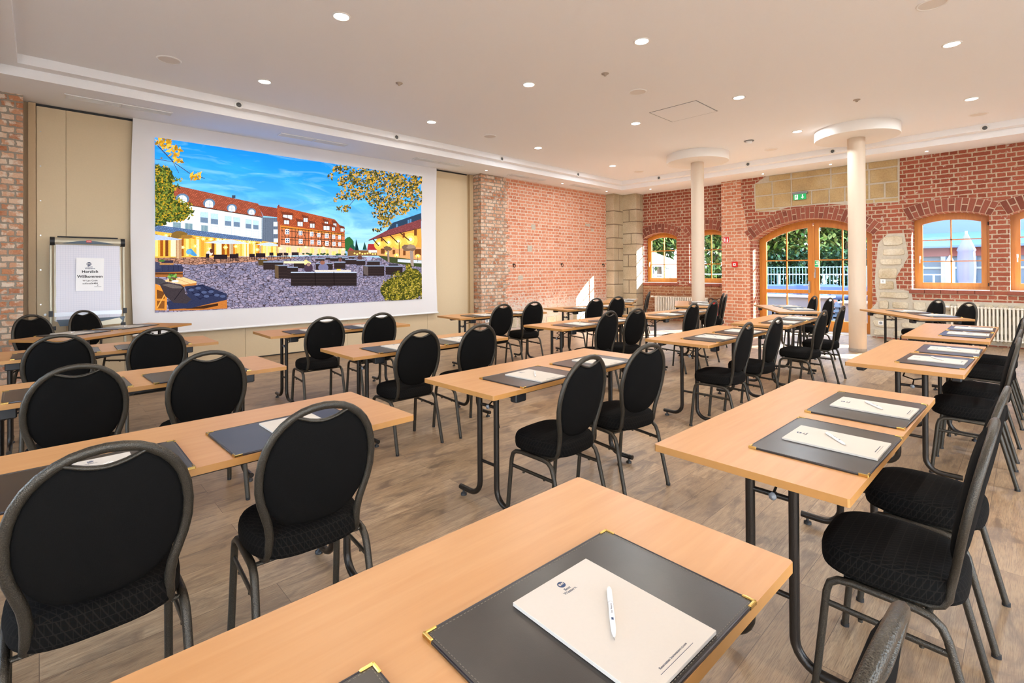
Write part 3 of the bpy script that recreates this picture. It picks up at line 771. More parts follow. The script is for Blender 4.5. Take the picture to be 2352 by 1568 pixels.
# white hotel wing
pp([PA(55, 640), PA(200, 640), PA(320, 630), PA(978, 740), PA(978, 950), PA(55, 830)], (236, 238, 232))
pp([PA(55, 640), PA(55, 470), PA(190, 458), PA(945, 625), PA(988, 740), PA(720, 698), PA(330, 632)], (164, 84, 62), 3)
line(PA, 322, 634, 985, 744, 7, (60, 46, 40))
qd(PA, 720, 553, 750, 578, (60, 70, 84))
for (x, y, r) in ((294, 585, 60), (524, 622, 52), (719, 662, 44), (888, 694, 38)):
    ell(PA, x, y, r, r*.78, (96, 122, 150)); ell(PA, x, y+4, r*.66, r*.6, (238, 244, 252)); pp([PA(x-r*.66, y+4), PA(x+r*.66, y+8), PA(x+r*.66, y+r*.72), PA(x-r*.66, y+r*.6)], (222, 228, 238)); line(PA, x, y-r*.5, x, y+r*.6, 3, (120, 130, 140)); line(PA, x-r*.6, y+4, x+r*.6, y+8, 3, (150, 160, 170))
for (a, b, c, d, k) in ((450, 697, 513, 785, 0), (540, 710, 600, 798, 0), (660, 732, 713, 812, 0), (735, 742, 787, 820, 0), (838, 760, 885, 835, 0), (903, 770, 947, 842, 0), (458, 810, 513, 860, 1), (543, 818, 600, 872, 2), (662, 832, 713, 887, 2), (738, 840, 787, 893, 2), (842, 852, 887, 900, 2), (905, 860, 948, 906, 2), (318, 793, 380, 848, 1), (215, 785, 280, 838, 1)):
    qd(PA, a-4, b-4, c+4, d+4, (178, 190, 200), .1)
    qd(PA, a, b, c, d, ((176, 208, 240), (108, 138, 150), (214, 228, 242))[k], .1)
    if k == 0: qd(PA, a, b+(d-b)*.5, c, d, (104, 124, 148), .1)
    if k == 1:
        for q in range(5): line(PA, a+6+q*11, b, a+6+q*11, d, 2, (170, 184, 190))
line(PA, 972, 745, 975, 945, 5, (150, 160, 168))
# grey link block
pp([PA(980, 742), PA(1122, 748), PA(1122, 968), PA(978, 946)], (98, 108, 124))
for x in range(990, 1120, 16): line(PA, x, 745, x, 955, 2, (78, 86, 104))
pp([PA(946, 638), PA(1110, 664), PA(1122, 744), PA(988, 730)], (150, 72, 56), 3)
for (a, b, c, d) in ((1076, 782, 1110, 820), (1076, 847, 1112, 886), (1078, 924, 1115, 958)): qd(PA, a, b, c, d, (216, 230, 240))
# canopy roof, restaurant front
pp([PA(55, 858), PA(978, 946), PA(1195, 970), PA(1195, 1070), PA(600, 1080), PA(55, 1090)], (238, 170, 66))
for i, x in enumerate(range(60, 1190, 44)):
    y0_ = 866+x*.09; qd(PA, x, y0_+30, x+26, 1078-x*.006, random.choice(((196, 112, 32), (222, 148, 52), (150, 78, 26), (240, 186, 90), (110, 60, 30), (250, 206, 120))))
for (x, w) in ((195, 44), (415, 24), (585, 46), (700, 30), (826, 14), (850, 14), (905, 10), (960, 12), (1015, 10)): qd(PA, x, 880+x*.08, x+w, 1080, (252, 226, 176))
pp([PA(55, 806), PA(320, 840), PA(978, 930), PA(978, 952), PA(640, 925), PA(55, 862)], (92, 116, 156), 3)
for k in range(30): ell(PA, 70+k*36, 892+k*2.6+random.random()*14, 13, 8, random.choice(((150, 104, 34), (196, 132, 40), (98, 78, 30), (240, 190, 90))))
for (x, y) in ((155, 898), (330, 912), (475, 928), (540, 932), (600, 934), (655, 940), (786, 952), (820, 955), (870, 956), (905, 960), (297, 1000), (405, 990), (528, 1012), (755, 992), (665, 1000), (935, 1020)):
    ell(PA, x, y, 20, 13, (255, 206, 96)); ell(PA, x, y, 9, 8, (255, 246, 200))
    for a in (0, PI/3, 2*PI/3): line(PA, x-22*math.cos(a), y-20*math.sin(a), x+22*math.cos(a), y+20*math.sin(a), 2, (255, 232, 160))
# trunks, parasols
qd(PA, 240, 930, 288, 1096, (172, 132, 96)); qd(PA, 252, 930, 262, 1096, (214, 180, 140))
ell(PA, 262, 895, 75, 30, (122, 92, 44), wob=.4); ell(PA, 330, 910, 60, 16, (150, 108, 48), wob=.4)
pp([PA(55, 888), PA(295, 932), PA(240, 938), PA(55, 938)], (168, 182, 214)); pp([PA(480, 962), PA(600, 940), PA(718, 932), PA(870, 968), PA(700, 972)], (190, 200, 226)); pp([PA(920, 976), PA(1040, 956), PA(1152, 986), PA(1040, 990)], (186, 200, 228)); pp([PA(1130, 998), PA(1180, 985), PA(1195, 1000)], (196, 206, 230))
pp([PB(0, 890), PB(120, 884), PB(302, 910), PB(120, 912), PB(0, 908)], (188, 200, 228)); line(PB, 118, 908, 118, 1010, 7, (214, 204, 190))
qd(PA, 704, 970, 730, 1060, (176, 150, 120)); qd(PA, 955, 985, 972, 1060, (180, 150, 116)); qd(PA, 1100, 990, 1112, 1050, (180, 150, 116))
pp([PA(330, 1020), PA(370, 1010), PA(425, 1070), PA(400, 1078), PA(340, 1050)], (70, 140, 190)); ell(PA, 350, 1040, 24, 22, (96, 160, 200)); ell(PA, 528, 1050, 28, 22, (216, 200, 190)); ell(PA, 545, 1030, 16, 20, (90, 50, 40))
# half-timbered house
pp([PB(0, 650), PB(20, 680), PB(660, 758), PB(665, 985), PB(0, 985)], (196, 112, 74))
pp([PB(0, 880), PB(664, 915), PB(666, 985), PB(0, 985)], (230, 188, 158))
pp([PB(18, 672), PB(660, 752), PB(660, 790), PB(18, 716)], (206, 128, 52))
pp([PB(-15, 490), PB(560, 625), PB(664, 742), PB(655, 768), PB(20, 684), PB(-15, 640)], (176, 84, 52), 3)
for (a, b, c, d) in ((45, 580, 135, 620), (55, 635, 103, 672), (190, 650, 240, 692), (250, 612, 290, 650), (315, 668, 358, 708), (460, 650, 492, 682), (450, 692, 508, 730), (548, 665, 577, 698), (535, 705, 562, 738), (620, 715, 650, 748)):
    pp([PB(a-22, b-36), PB(c+8, b-16), PB(c+12, b+8), PB(a-12, b-6)], (112, 54, 38)); qd(PB, a-6, b-4, c+5, d+2, (84, 56, 44), .06); qd(PB, a, b, c, d, (226, 232, 240), .06); line(PB, (a+c)/2, b, (a+c)/2, d, 4, (70, 60, 56))
for (a, b) in ((706, 774), (738, 792), (800, 838), (826, 856), (878, 908)): line(PB, 22, a, 662, b, 6, (62, 44, 34))
for x in range(34, 660, 33): line(PB, x, 700+x*.1, x, 882+x*.05, 5, (74, 50, 38))
for (a, b, c, d) in ((160, 820, 205, 725), (240, 735, 275, 830), (240, 835, 262, 890), (440, 760, 412, 840), (430, 900, 465, 845), (505, 860, 530, 910), (505, 770, 530, 850), (580, 870, 600, 905), (30, 720, 60, 790), (360, 750, 385, 820)): line(PB, a, b, c, d, 5, (66, 46, 36))
for (a, b, c, d) in ((68, 726, 104, 772), (203, 742, 235, 783), (316, 752, 346, 793), (388, 765, 415, 802), (465, 770, 497, 810), (538, 780, 563, 818), (597, 788, 621, 822), (68, 815, 107, 858), (203, 825, 238, 866), (320, 833, 350, 873), (390, 838, 418, 878), (468, 845, 498, 885), (540, 852, 566, 889), (599, 856, 622, 892)):
    qd(PB, a-2, b-2, c+2, d+2, (244, 246, 250)); 
    for u in (0, 1):
        for w_ in (0, 1): qd(PB, a+4+u*(c-a)/2, b+4+w_*(d-b)/2, a+(c-a)/2-3+u*(c-a)/2, b+(d-b)/2-3+w_*(d-b)/2, (70, 88, 116))
for (a, b, c, d) in ((75, 905, 125, 960), (185, 910, 230, 958), (315, 912, 355, 965), (390, 918, 425, 970), (470, 925, 500, 980), (530, 945, 575, 985), (595, 925, 625, 980)):
    qd(PB, a, b, c, d, (250, 206, 120)); line(PB, (a+c)/2, b, (a+c)/2, d, 4, (190, 140, 80))
for (x, y) in ((270, 905), (447, 912), (645, 925), (20, 915)): ell(PB, x, y, 24, 14, (255, 226, 150)); ell(PB, x, y, 10, 7, (255, 250, 220))
line(PB, 2, 650, 4, 900, 20, (150, 88, 60)); qd(PB, -6, 480, 8, 510, (120, 62, 48))
# barn on the right
pp([PB(980, 812), PB(1425, 690), PB(1435, 1035), PB(985, 985)], (214, 152, 66)); pp([PB(985, 905), PB(1430, 905), PB(1435, 1035), PB(985, 985)], (206, 150, 96))
for (x, y, r) in ((1002, 866, 48), (1100, 855, 52), (1195, 845, 60), (1318, 826, 72)): ell(PB, x, y+12, r, r*1.1, (240, 186, 80), 18); ell(PB, x, y+4, r*.55, r*.6, (255, 216, 110)); ell(PB, x, y, r*.25, r*.24, (255, 250, 210))
pp([PB(1078, 742), PB(1140, 660), PB(1425, 562), PB(1428, 640), PB(1110, 740)], (44, 62, 84))
for (a, b) in ((1175, 672), (1290, 630), (1312, 622)): qd(PB, a, b, a+16, b+42, (86, 130, 170))
pp([PB(893, 834), PB(1080, 738), PB(1425, 622), PB(1425, 708), PB(982, 818)], (136, 70, 72), 3); line(PB, 900, 836, 1425, 712, 6, (70, 38, 36))
for (a, b, c, d) in ((945, 825, 1000, 890), (1020, 800, 1090, 868), (1110, 780, 1190, 858), (1210, 755, 1310, 840)): line(PB, a, b, c, d, 10, (52, 34, 28)); 
for (a, b, c, d) in ((1355, 720, 1382, 788), (1240, 762, 1262, 808), (1022, 918, 1062, 970), (1140, 930, 1165, 975), (1245, 935, 1270, 985), (1360, 922, 1424, 985), (1022, 812, 1040, 846)): qd(PB, a, b, c, d, (108, 62, 34))
line(PB, 1205, 850, 1208, 990, 7, (86, 56, 40))
pp([PB(985, 985), PB(1435, 1035), PB(1435, 1105), PB(1100, 1055)], (62, 70, 40)); qd(PB, 1190, 1022, 1430, 1052, (196, 200, 206), .06); 
for (x, y) in ((1180, 985), (1392, 992), (1085, 968)): ell(PB, x, y, 26, 20, (255, 200, 96)); ell(PB, x, y, 10, 9, (255, 246, 200)); line(PB, x, y, x, y+60, 4, (70, 50, 40))
pp([PB(1312, 940), PB(1345, 940), PB(1352, 1096), PB(1322, 1096)], (150, 132, 122)); ell(PB, 1305, 912, 66, 36, (116, 92, 76), wob=.5); ell(PB, 1320, 900, 40, 22, (150, 126, 108), wob=.5)
pp([PB(1085, 940), PB(1104, 940), PB(1110, 1055), PB(1092, 1055)], (140, 120, 110)); ell(PB, 1088, 918, 38, 24, (110, 84, 60), wob=.5)
# planted bits and people in the middle distance
for k in range(16): ell(PB, random.uniform(200, 700), random.uniform(965, 982), 14, 9, (54, 78, 46))
def sofa(P, a, b, c, d, col=(44, 34, 34), top=(128, 138, 160), tt=10):
    qd(P, a, b, c, d, col); qd(P, a, b, c, b+tt, top)
    for k in range(3): line(P, a, b+tt+(d-b-tt)*(k+1)/4, c, b+tt+(d-b-tt)*(k+1)/4, 2, (64, 50, 48))
for q in ((365, 1012, 460, 1040), (470, 998, 520, 1030), (515, 1005, 600, 1045), (590, 996, 680, 1020), (635, 1005, 690, 1045), (700, 992, 760, 1018)): sofa(PB, *q)
sofa(PB, 665, 1022, 778, 1075); sofa(PB, 778, 1030, 866, 1085); sofa(PB, 885, 1038, 1012, 1085); sofa(PB, 553, 1050, 668, 1120); sofa(PB, 150, 1038, 272, 1115); sofa(PB, 370, 1062, 540, 1130)
ell(PB, 812, 1008, 26, 20, (88, 60, 58)); ell(PB, 905, 1015, 30, 20, (160, 160, 190)); ell(PB, 615, 1030, 14, 18, (110, 70, 60))
qd(PB, 50, 1044, 300, 1066, (240, 214, 170)); ell(PB, 290, 1068, 34, 22, (255, 222, 140)); pp([PB(245, 1048), PB(272, 1025), PB(300, 1046)], (226, 190, 130))
sofa(PB, -8, 1100, 192, 1218); sofa(PB, 845, 1085, 1055, 1190); pp([PB(845, 1087), PB(895, 1100), PB(895, 1190), PB(850, 1172)], (92, 80, 78)); sofa(PB, 1070, 1090, 1240, 1180); qd(PB, 1100, 1070, 1195, 1090, (60, 58, 68))
sofa(PA, 945, 1097, 1022, 1156, (84, 66, 38)); sofa(PA, 988, 1120, 1158, 1192); sofa(PA, 1087, 1150, 1195, 1268); pp([PA(1087, 1152), PA(1118, 1158), PA(1120, 1268), PA(1090, 1255)], (96, 76, 56))
ell(PB, 298, 1112, 44, 48, (66, 50, 64)); ell(PB, 298, 1076, 20, 18, (150, 120, 110)); ell(PB, 446, 1108, 52, 44, (110, 108, 140)); ell(PB, 438, 1058, 24, 20, (140, 92, 76))
sofa(PB, 122, 1150, 780, 1290, (40, 32, 32), (170, 180, 198), 12); qd(PB, 360, 1132, 724, 1150, (206, 196, 186)); line(PB, 362, 1150, 366, 1292, 6, (16, 12, 12)); line(PB, 552, 1148, 556, 1288, 6, (16, 12, 12)); qd(PB, 580, 1122, 620, 1136, (226, 190, 70))
for (a, b, c, d) in ((495, 1055, 525, 1090), (565, 1062, 680, 1100), (700, 1058, 755, 1095), (752, 1052, 776, 1090), (868, 1056, 915, 1085), (925, 1050, 1006, 1085), (1040, 1045, 1075, 1070), (1105, 1050, 1142, 1075), (1162, 1046, 1190, 1066)):
    qd(PA, a, b, c, d, (40, 30, 34))
    for x in (a+4, (a+c)/2, c-4): line(PA, x, d-4, x, d+26, 5, (34, 26, 30))
for (a, b, c, d) in ((0, 960, 40, 985), (60, 962, 96, 985), (130, 955, 200, 985)):
    qd(PB, a, b, c, d, (44, 34, 38))
    for x in (a+4, c-4): line(PB, x, d-3, x, d+14, 5, (40, 30, 34))
# pallet daybeds with dark cushions
qd(PA, 60, 1205, 298, 1255, (150, 92, 46)); qd(PA, 60, 1222, 298, 1232, (70, 42, 26))
pp([PA(60, 1140), PA(100, 1150), PA(290, 1152), PA(304, 1180), PA(298, 1208), PA(60, 1216)], (50, 52, 76)); pp([PA(60, 1122), PA(104, 1132), PA(110, 1180), PA(60, 1188)], (62, 64, 86)); qd(PA, 100, 1135, 218, 1150, (170, 120, 72)); qd(PA, 118, 1112, 215, 1134, (52, 44, 60)); ell(PA, 116, 1115, 28, 10, (70, 110, 50))
for x in (130, 175, 220, 262): line(PA, x, 1155, x-4, 1205, 3, (30, 30, 50))
pp([PA(135, 1290), PA(180, 1268), PA(310, 1256), PA(420, 1296), PA(412, 1306), PA(310, 1322)], (226, 182, 130)); pp([PA(200, 1316), PA(310, 1320), PA(416, 1304), PA(414, 1328), PA(312, 1342), PA(220, 1336)], (176, 112, 58))
line(PA, 235, 1264, 360, 1312, 3, (170, 120, 80)); qd(PA, 180, 1258, 240, 1292, (96, 66, 40)); ell(PA, 232, 1290, 30, 10, (206, 210, 220))
for k in range(26): ell(PA, 210+random.gauss(0, 22), 1250+random.gauss(0, 9), 10, 7, random.choice(((92, 140, 60), (66, 112, 48), (120, 160, 76))))
pp([PA(60, 1312), PA(165, 1352), PA(160, 1540), PA(60, 1540)], (206, 132, 52)); pp([PA(74, 1362), PA(146, 1386), PA(142, 1440), PA(76, 1440)], (104, 62, 30)); pp([PA(76, 1456), PA(142, 1460), PA(140, 1526), PA(78, 1524)], (124, 74, 34)); line(PA, 78, 1520, 146, 1400, 10, (216, 150, 70))
pp([PA(180, 1530), PA(400, 1500), PA(676, 1444), PA(680, 1524), PA(420, 1538), PA(180, 1542)], (176, 106, 48)); pp([PA(300, 1528), PA(480, 1500), PA(600, 1480), PA(600, 1500), PA(480, 1526)], (58, 36, 24))
pp([PA(160, 1470), PA(340, 1400), PA(312, 1335), PA(470, 1318), PA(600, 1370), PA(676, 1398), PA(676, 1450), PA(560, 1476), PA(370, 1520), PA(180, 1534)], (44, 48, 74))
for (a, b, c, d) in ((330, 1360, 470, 1320), (380, 1400, 560, 1356), (440, 1440, 640, 1386), (400, 1330, 500, 1440), (460, 1322, 580, 1420), (340, 1350, 450, 1450)): line(PA, a, b, c, d, 5, (24, 26, 50))
for (x, y) in ((370, 1365), (430, 1350), (480, 1385), (540, 1380), (500, 1420), (420, 1405), (590, 1410), (640, 1420)): ell(PA, x, y, 24, 12, (74, 84, 118))
pp([PA(60, 1258), PA(130, 1276), PA(160, 1300), PA(110, 1320), PA(60, 1312)], (70, 66, 70))
pp([PA(98, 1316), PA(160, 1298), PA(280, 1320), PA(310, 1342), PA(320, 1400), PA(372, 1446), PA(330, 1482), PA(220, 1476), PA(150, 1420)], (58, 50, 54)); pp([PA(120, 1322), PA(180, 1310), PA(280, 1332), PA(300, 1352), PA(210, 1352)], (98, 88, 84)); line(PA, 300, 1350, 225, 1450, 6, (30, 26, 32))
# bush, foliage
def leaves(P, blobs, n, size, cols, asp=.6):
    tot = sum(b[2]*b[3] for b in blobs)
    for (cx, cy, rx, ry) in blobs:
        for k in range(int(n*rx*ry/tot)):
            a = random.random()*2*PI; r = math.sqrt(random.random()); x, y = cx+rx*r*math.cos(a), cy+ry*r*math.sin(a)
            s = size*random.uniform(.6, 1.4); th = random.random()*PI
            pp([P(x+s*math.cos(th+q)*(1 if q in (0, PI) else asp), y+s*math.sin(th+q)*(1 if q in (0, PI) else asp)) for q in (0, PI/2, PI, 3*PI/2)], random.choice(cols))
ell(PB, 1225, 1330, 205, 130, (58, 60, 24), 20, wob=.15); ell(PB, 1330, 1230, 120, 120, (64, 66, 26), 20, wob=.15); ell(PB, 1300, 1120, 32, 60, (84, 80, 30), wob=.2)
leaves(PB, [(1130, 1330, 110, 120), (1230, 1310, 120, 140), (1340, 1240, 105, 110), (1380, 1360, 80, 100), (1300, 1120, 34, 50), (1180, 1200, 60, 60)], 1200, 13, [(128, 118, 36), (96, 92, 30), (160, 144, 52), (70, 70, 24), (184, 158, 70), (46, 50, 22)], .35)
ell(PA, 90, 560, 130, 260, (52, 62, 26), 24, wob=.12); ell(PA, 190, 690, 170, 90, (56, 66, 26), 24, wob=.2); ell(PA, 120, 400, 100, 90, (58, 66, 28), 20, wob=.2)
leaves(PA, [(100, 380, 100, 90), (110, 520, 110, 120), (150, 640, 180, 90), (260, 720, 120, 60), (120, 740, 120, 70), (240, 420, 60, 18), (300, 690, 90, 40), (330, 640, 60, 20), (200, 480, 80, 30)], 1300, 13, [(92, 108, 40), (66, 84, 32), (122, 130, 52), (150, 134, 40), (48, 58, 26), (186, 146, 38)], .45)
for (a, b, c, d, w) in ((45, 95, 215, 270, 7), (215, 270, 350, 365, 5), (350, 365, 485, 412, 5), (50, 243, 210, 268, 4), (210, 268, 262, 365, 4)): line(PA, a, b, c, d, w, (62, 44, 40))
leaves(PA, [(90, 90, 50, 30), (150, 120, 60, 40), (220, 180, 60, 45), (260, 250, 40, 30), (120, 235, 20, 10), (420, 390, 55, 32), (180, 85, 20, 15)], 90, 24, [(206, 150, 34), (176, 126, 30), (226, 176, 60), (140, 104, 36)], .42)
for (a, b, c, d, w) in ((1400, 330, 1050, 200, 9), (1050, 330, 760, 420, 7), (1240, 180, 960, 330, 8), (1390, 200, 1180, 400, 9), (960, 200, 700, 250, 6), (760, 420, 640, 560, 5), (1180, 400, 1110, 620, 6), (1300, 350, 1380, 540, 5), (860, 130, 620, 230, 5), (1110, 620, 1000, 740, 4), (1000, 160, 900, 320, 5)): line(PB, a, b, c, d, w, (70, 50, 56))
leaves(PB, [(640, 130, 110, 40), (520, 200, 30, 35), (700, 250, 120, 70), (850, 200, 160, 90), (1050, 230, 190, 110), (1250, 290, 150, 120), (1350, 400, 80, 120), (680, 380, 110, 50), (640, 520, 70, 35), (860, 370, 130, 70), (1040, 430, 170, 90), (1050, 560, 130, 70), (1200, 500, 120, 80), (1050, 660, 70, 50), (980, 730, 50, 20), (1370, 230, 60, 60), (560, 430, 25, 20)], 2400, 15, [(140, 118, 40), (186, 138, 36), (88, 90, 42), (58, 60, 36), (206, 156, 54), (96, 88, 40), (190, 148, 84), (70, 66, 40), (50, 50, 34)], .5)
def pmat(name, kind):
    t = NT(name); t.t.nodes.remove(t.b); em = t.n('ShaderNodeEmission'); at = t.n('ShaderNodeAttribute'); at.attribute_name = 'tint'; c = at.outputs['Color']
    if kind == 'flat':
        n = t.noise(t.coords('UV'), 60, 4, .7); c = t.mix(.35, c, t.mix(1.0, c, t.ramp(n.outputs[0], [(.3, (.45, .45, .45)), (.7, (1.6, 1.6, 1.6))]), 'MULTIPLY'))
    if kind == 'sky':
        n = t.noise(t.coords('UV', (1.0, 3.4, 1), (0, 0, .35)), 1.1, 6, .55, .8); c = t.mix(t.ramp(n.outputs[0], [(.42, (.55,)*3), (.62, (0, 0, 0))]), c, lin((30, 130, 216)))
        n2 = t.noise(t.coords('UV', (.8, 3.8, 1), (0, 0, .25)), 1.7, 5, .55, 1); c = t.mix(t.ramp(n2.outputs[0], [(.5, (0, 0, 0)), (.75, (.5,)*3)]), c, lin((150, 206, 246)))
    if kind == 'cobble':
        co = t.coords('UV', (17, 34, 1)); v = t.n('ShaderNodeTexVoronoi'); v.feature = 'DISTANCE_TO_EDGE'; v.inputs['Scale'].default_value = 1.0; t.l(co, v.inputs['Vector'])
        v2 = t.n('ShaderNodeTexVoronoi'); v2.inputs['Scale'].default_value = 1.0; t.l(co, v2.inputs['Vector'])
        k = t.mix(1.0, c, t.ramp(t.math('MULTIPLY', v2.outputs['Color'], 1.0), [(0, (.7, .74, .92)), (.5, (1.25, 1.2, 1.28)), (1, (1.9, 1.65, 1.6))]), 'MULTIPLY')
        c = t.mix(t.ramp(v.outputs['Distance'], [(.02, (1, 1, 1)), (.10, (0, 0, 0))]), k, t.mix(1.0, c, (.25, .18, .16), 'MULTIPLY'))
    if kind == 'tiles':
        b = t.n('ShaderNodeTexBrick'); t.l(t.coords('UV', (1, 1, 1), (0, 0, .12)), b.inputs['Vector']); t.val(b, Scale=1.0, Mortar_Size=.004, Brick_Width=.03, Row_Height=.022)
        b.inputs['Color1'].default_value = (.8, .8, .8, 1); b.inputs['Color2'].default_value = (1.25, 1.25, 1.25, 1); b.inputs['Mortar'].default_value = (.6, .6, .6, 1); c = t.mix(1.0, c, b.outputs[0], 'MULTIPLY')
    t.l(c, em.inputs[0]); em.inputs[1].default_value = 1.0; t.l(em.outputs[0], t.out.inputs[0]); return t.m
pic.build('projected_picture', [pmat('picture_flat', 'flat'), pmat('picture_cobble', 'cobble'), pmat('picture_sky', 'sky'), pmat('picture_tiles', 'tiles')], t, fix=False)

# ------------------------------------------------------------------ flip chart
t = thing('flip_chart', (.47, 8.40, 0), .0, 'flip chart easel with welcome sheet in front of the beige partition', 'flip chart')
tilt = Matrix.Rotation(-.09, 3, 'X')
def fp(x, y, z): return tilt @ V((x, y, z-1.82))+V((0, .06, 1.82))
Rt = tilt
m = MB(); m.tube([fp(-.33, 0, 1.79), fp(.33, 0, 1.79)], .048, .048, 16); m.build('clamp_bar', ALU, t)
m = MB(); m.tube([fp(-.37, 0, 1.79), fp(-.325, 0, 1.79)], .054, n=16); m.tube([fp(.325, 0, 1.79), fp(.37, 0, 1.79)], .054, n=16); m.tube([fp(-.30, .03, 1.85), fp(.30, .03, 1.85)], .012, n=8); m.build('end_caps', BLACK, t)
m = MB(); pts = [fp(-.26+.52*k/12, -.051, 1.758+.040*math.sin(PI*k/12)) for k in range(13)]; m.prism(pts, (0, .02, 0)); m.build('curved_trim', SLATE, t)
m = MB(); m.box(fp(0, -.056, 1.79), (.05, .006, .026), R=Rt); sgn = m.build('red_badge', RED, t)
MT = lambda x, y, z, yaw=0: Matrix.Translation(fp(x, y, z)) @ Rt.to_4x4() @ Matrix.Rotation(PI/2, 4, 'X')
text('nobo', .018, WHITEP, 'badge_text', t, MT(0, -.0605, 1.79))
m = MB()
m.box(fp(0, .02, 1.28), (.66, .012, .98), R=Rt); m.build('backing_board', ALU, t)
m = MB(); n = 16; vs = []
for j in range(13):
    z = 1.76-.98*j/12
    for i in range(n+1):
        x = -.315+.63*i/n; yy = -.012-.004*math.sin(i*.7+j*.3)*(j/12)-.012*(j/12)**2
        e = .006*math.sin(j*1.9)*(1 if i in (0, n) else 0)*(j/12); vs.append(fp(x+e, yy, z))
m.add(vs, [(j*(n+1)+i, j*(n+1)+i+1, (j+1)*(n+1)+i+1, (j+1)*(n+1)+i) for j in range(12) for i in range(n)], 0, True)
def paper_grid():
    t_ = NT('gridded_paper'); co = t_.coords('UV'); b = t_.n('ShaderNodeTexBrick', offset=0.0); t_.l(co, b.inputs['Vector']); t_.val(b, Scale=1.0, Mortar_Size=.0012, Brick_Width=.025, Row_Height=.025)
    t_.set(Base_Color=t_.mix(b.outputs['Fac'], lin((224, 224, 234)), lin((206, 208, 222))), Roughness=.7); return t_.m
m.build('paper_pad', paper_grid(), t)
m = MB(); m.box(fp(0, -.026, .865), (.66, .002, .05), R=Rt); m.build('clear_tape', plain('tape', lin((214, 220, 230)), .12), t)
m = MB(); m.box(fp(.01, -.026, 1.365), (.275, .003, .425), R=Rt @ Matrix.Rotation(.02, 3, 'Y')); sh = m.build('welcome_sheet', SIGNWM, t)
m = MB(); m.lathe([(.024, -.0285), (.024, -.0275)], 20, (0, 0, 0), ax='y'); 
m.v = [tuple(fp(v_[0], v_[1], v_[2]+1.50)) for v_ in m.v]; m.build('round_logo', INK, sh)
text('BW', .024, WHITEP, 'logo_letters', sh, MT(0, -.0295, 1.50), bold=.0008)
for (s_, z_, sz, mt) in (('Best', 1.463, .028, INK), ('Western', 1.442, .028, INK), ('Herzlich', 1.40, .048, BLACK), ('Willkommen', 1.338, .048, BLACK), ('W Lan Code', 1.285, .028, BLACK), ('schloss06484', 1.248, .028, BLACK)):
    text(s_, sz, mt, 'sheet_lettering', sh, MT(.01, -.029, z_), bold=.0012 if sz > .04 else .0004)
m = MB(); m.prism([fp(.085, -.0285, 1.218), fp(.078, -.0285, 1.230), fp(.092, -.0285, 1.230)], (0, -.0008, 0)); m.box(fp(.085, -.029, 1.205), (.07, .0008, .003)); m.build('small_footer', INKG, sh)
m = MB(); m.prism([fp(-.31, -.05, .80), fp(.36, -.05, .80), fp(.33, -.05, .72), fp(-.28, -.05, .72)], (0, .06, 0)); m.build('pen_tray', SLATE, t)
m = MB(); m.prism([fp(.02, -.056, .735), fp(.30, -.056, .79), fp(.33, -.056, .75), fp(.31, -.056, .71), fp(.02, -.056, .70)], (0, .01, 0)); m.build('tray_trim', ALU, t)
m = MB(); m.tube([fp(-.36, .03, 1.75), fp(-.36, .03, .7), (-.38, -.02, .02)], .016, .012, 8); m.build('leg', ALU, t)
m = MB(); m.tube([fp(.36, .03, 1.75), fp(.36, .03, .7), (.38, -.02, .02)], .016, .012, 8); m.build('leg', ALU, t)
m = MB(); m.tube([fp(0, .04, 1.7), (0, .26, .02)], .014, .012, 8); m.build('leg', ALU, t)
m = MB()
for s in (-1, 1):
    m.box(fp(s*.362, .0, .88), (.04, .03, .07), R=Rt); m.box(fp(s*.34, -.03, .70), (.05, .04, .05), R=Rt)
m.build('clamp_knob', BLACK, t)

# ------------------------------------------------------------------ tables
def make_table(loc, rz, label):
    t = thing('folding_table', loc, rz, label, 'table', 'beech folding tables')
    m = MB(); hx, hy, c = .8, .31, .006
    pts = [(-hx+c, -hy, .716), (hx-c, -hy, .716), (hx, -hy+c, .716), (hx, hy-c, .716), (hx-c, hy, .716), (-hx+c, hy, .716), (-hx, hy-c, .716), (-hx, -hy+c, .716)]
    m.prism(pts, (0, 0, .025), 0, 1); m.build('tabletop', [BEECH, EDGE], t)
    for s in (-1, 1):
        X = s*.58
        m = MB(); m.box((X, .015, .699), (.045, .53, .034), ch=.003); m.build('cross_rail', TMETAL, t)
        for yy in (-.255, .262):
            m = MB(); m.box((X-s*.02, yy, .688), (.085, .05, .056), ch=.006); m.build('corner_block', BLACK, t)
        for k, yy in ((1, .05), (-1, -.095)):
            m = MB(); pts = [(X, yy, .70), (X, yy, .13)]
            for q in range(1, 7):
                a = PI/2*q/6; pts.append((X, yy+k*.085*(1-math.cos(a)), .13-.085*math.sin(a)))
            pts.append((X, yy+k*.185, .045)); m.tube(pts, .0165, n=12, up=(1, 0, 0)); lg = m.build('leg', TMETAL, t)
            m = MB(); m.lathe([(.019, 0), (.019, .012), (.007, .016), (.007, .032)], 12, (X, yy+k*.155, 0)); m.build('glide', BLACK, lg)
        for zz in (.596, .26): m = MB(); m.tube([(X, -.095, zz), (X, .05, zz)], .0093, n=8); m.build('crossbar', TMETAL, t)
        m = MB(); m.lathe([(.0, -.016), (.013, -.012), (.013, .012), (.0, .016)], 10, (X+s*.0, -.03, .592), ax='x'); m.build('hinge_knob', GREY, t)
        m = MB(); m.tube([(X, -.03, .60), (X-s*.05, -.03, .63), (X-s*.06, .03, .645), (X-s*.25, .03, .705)], .0048, n=6); m.tube([(X-s*.05, -.03, .63), (X-s*.06, -.085, .645), (X-s*.25, -.085, .705)], .0048, n=6); m.build('folding_strut', TMETAL, t)
    for yy in (-.24, .21):
        m = MB(); m.box((0, yy, .704), (1.1, .022, .024)); m.build('long_rail', TMETAL, t)
    return t
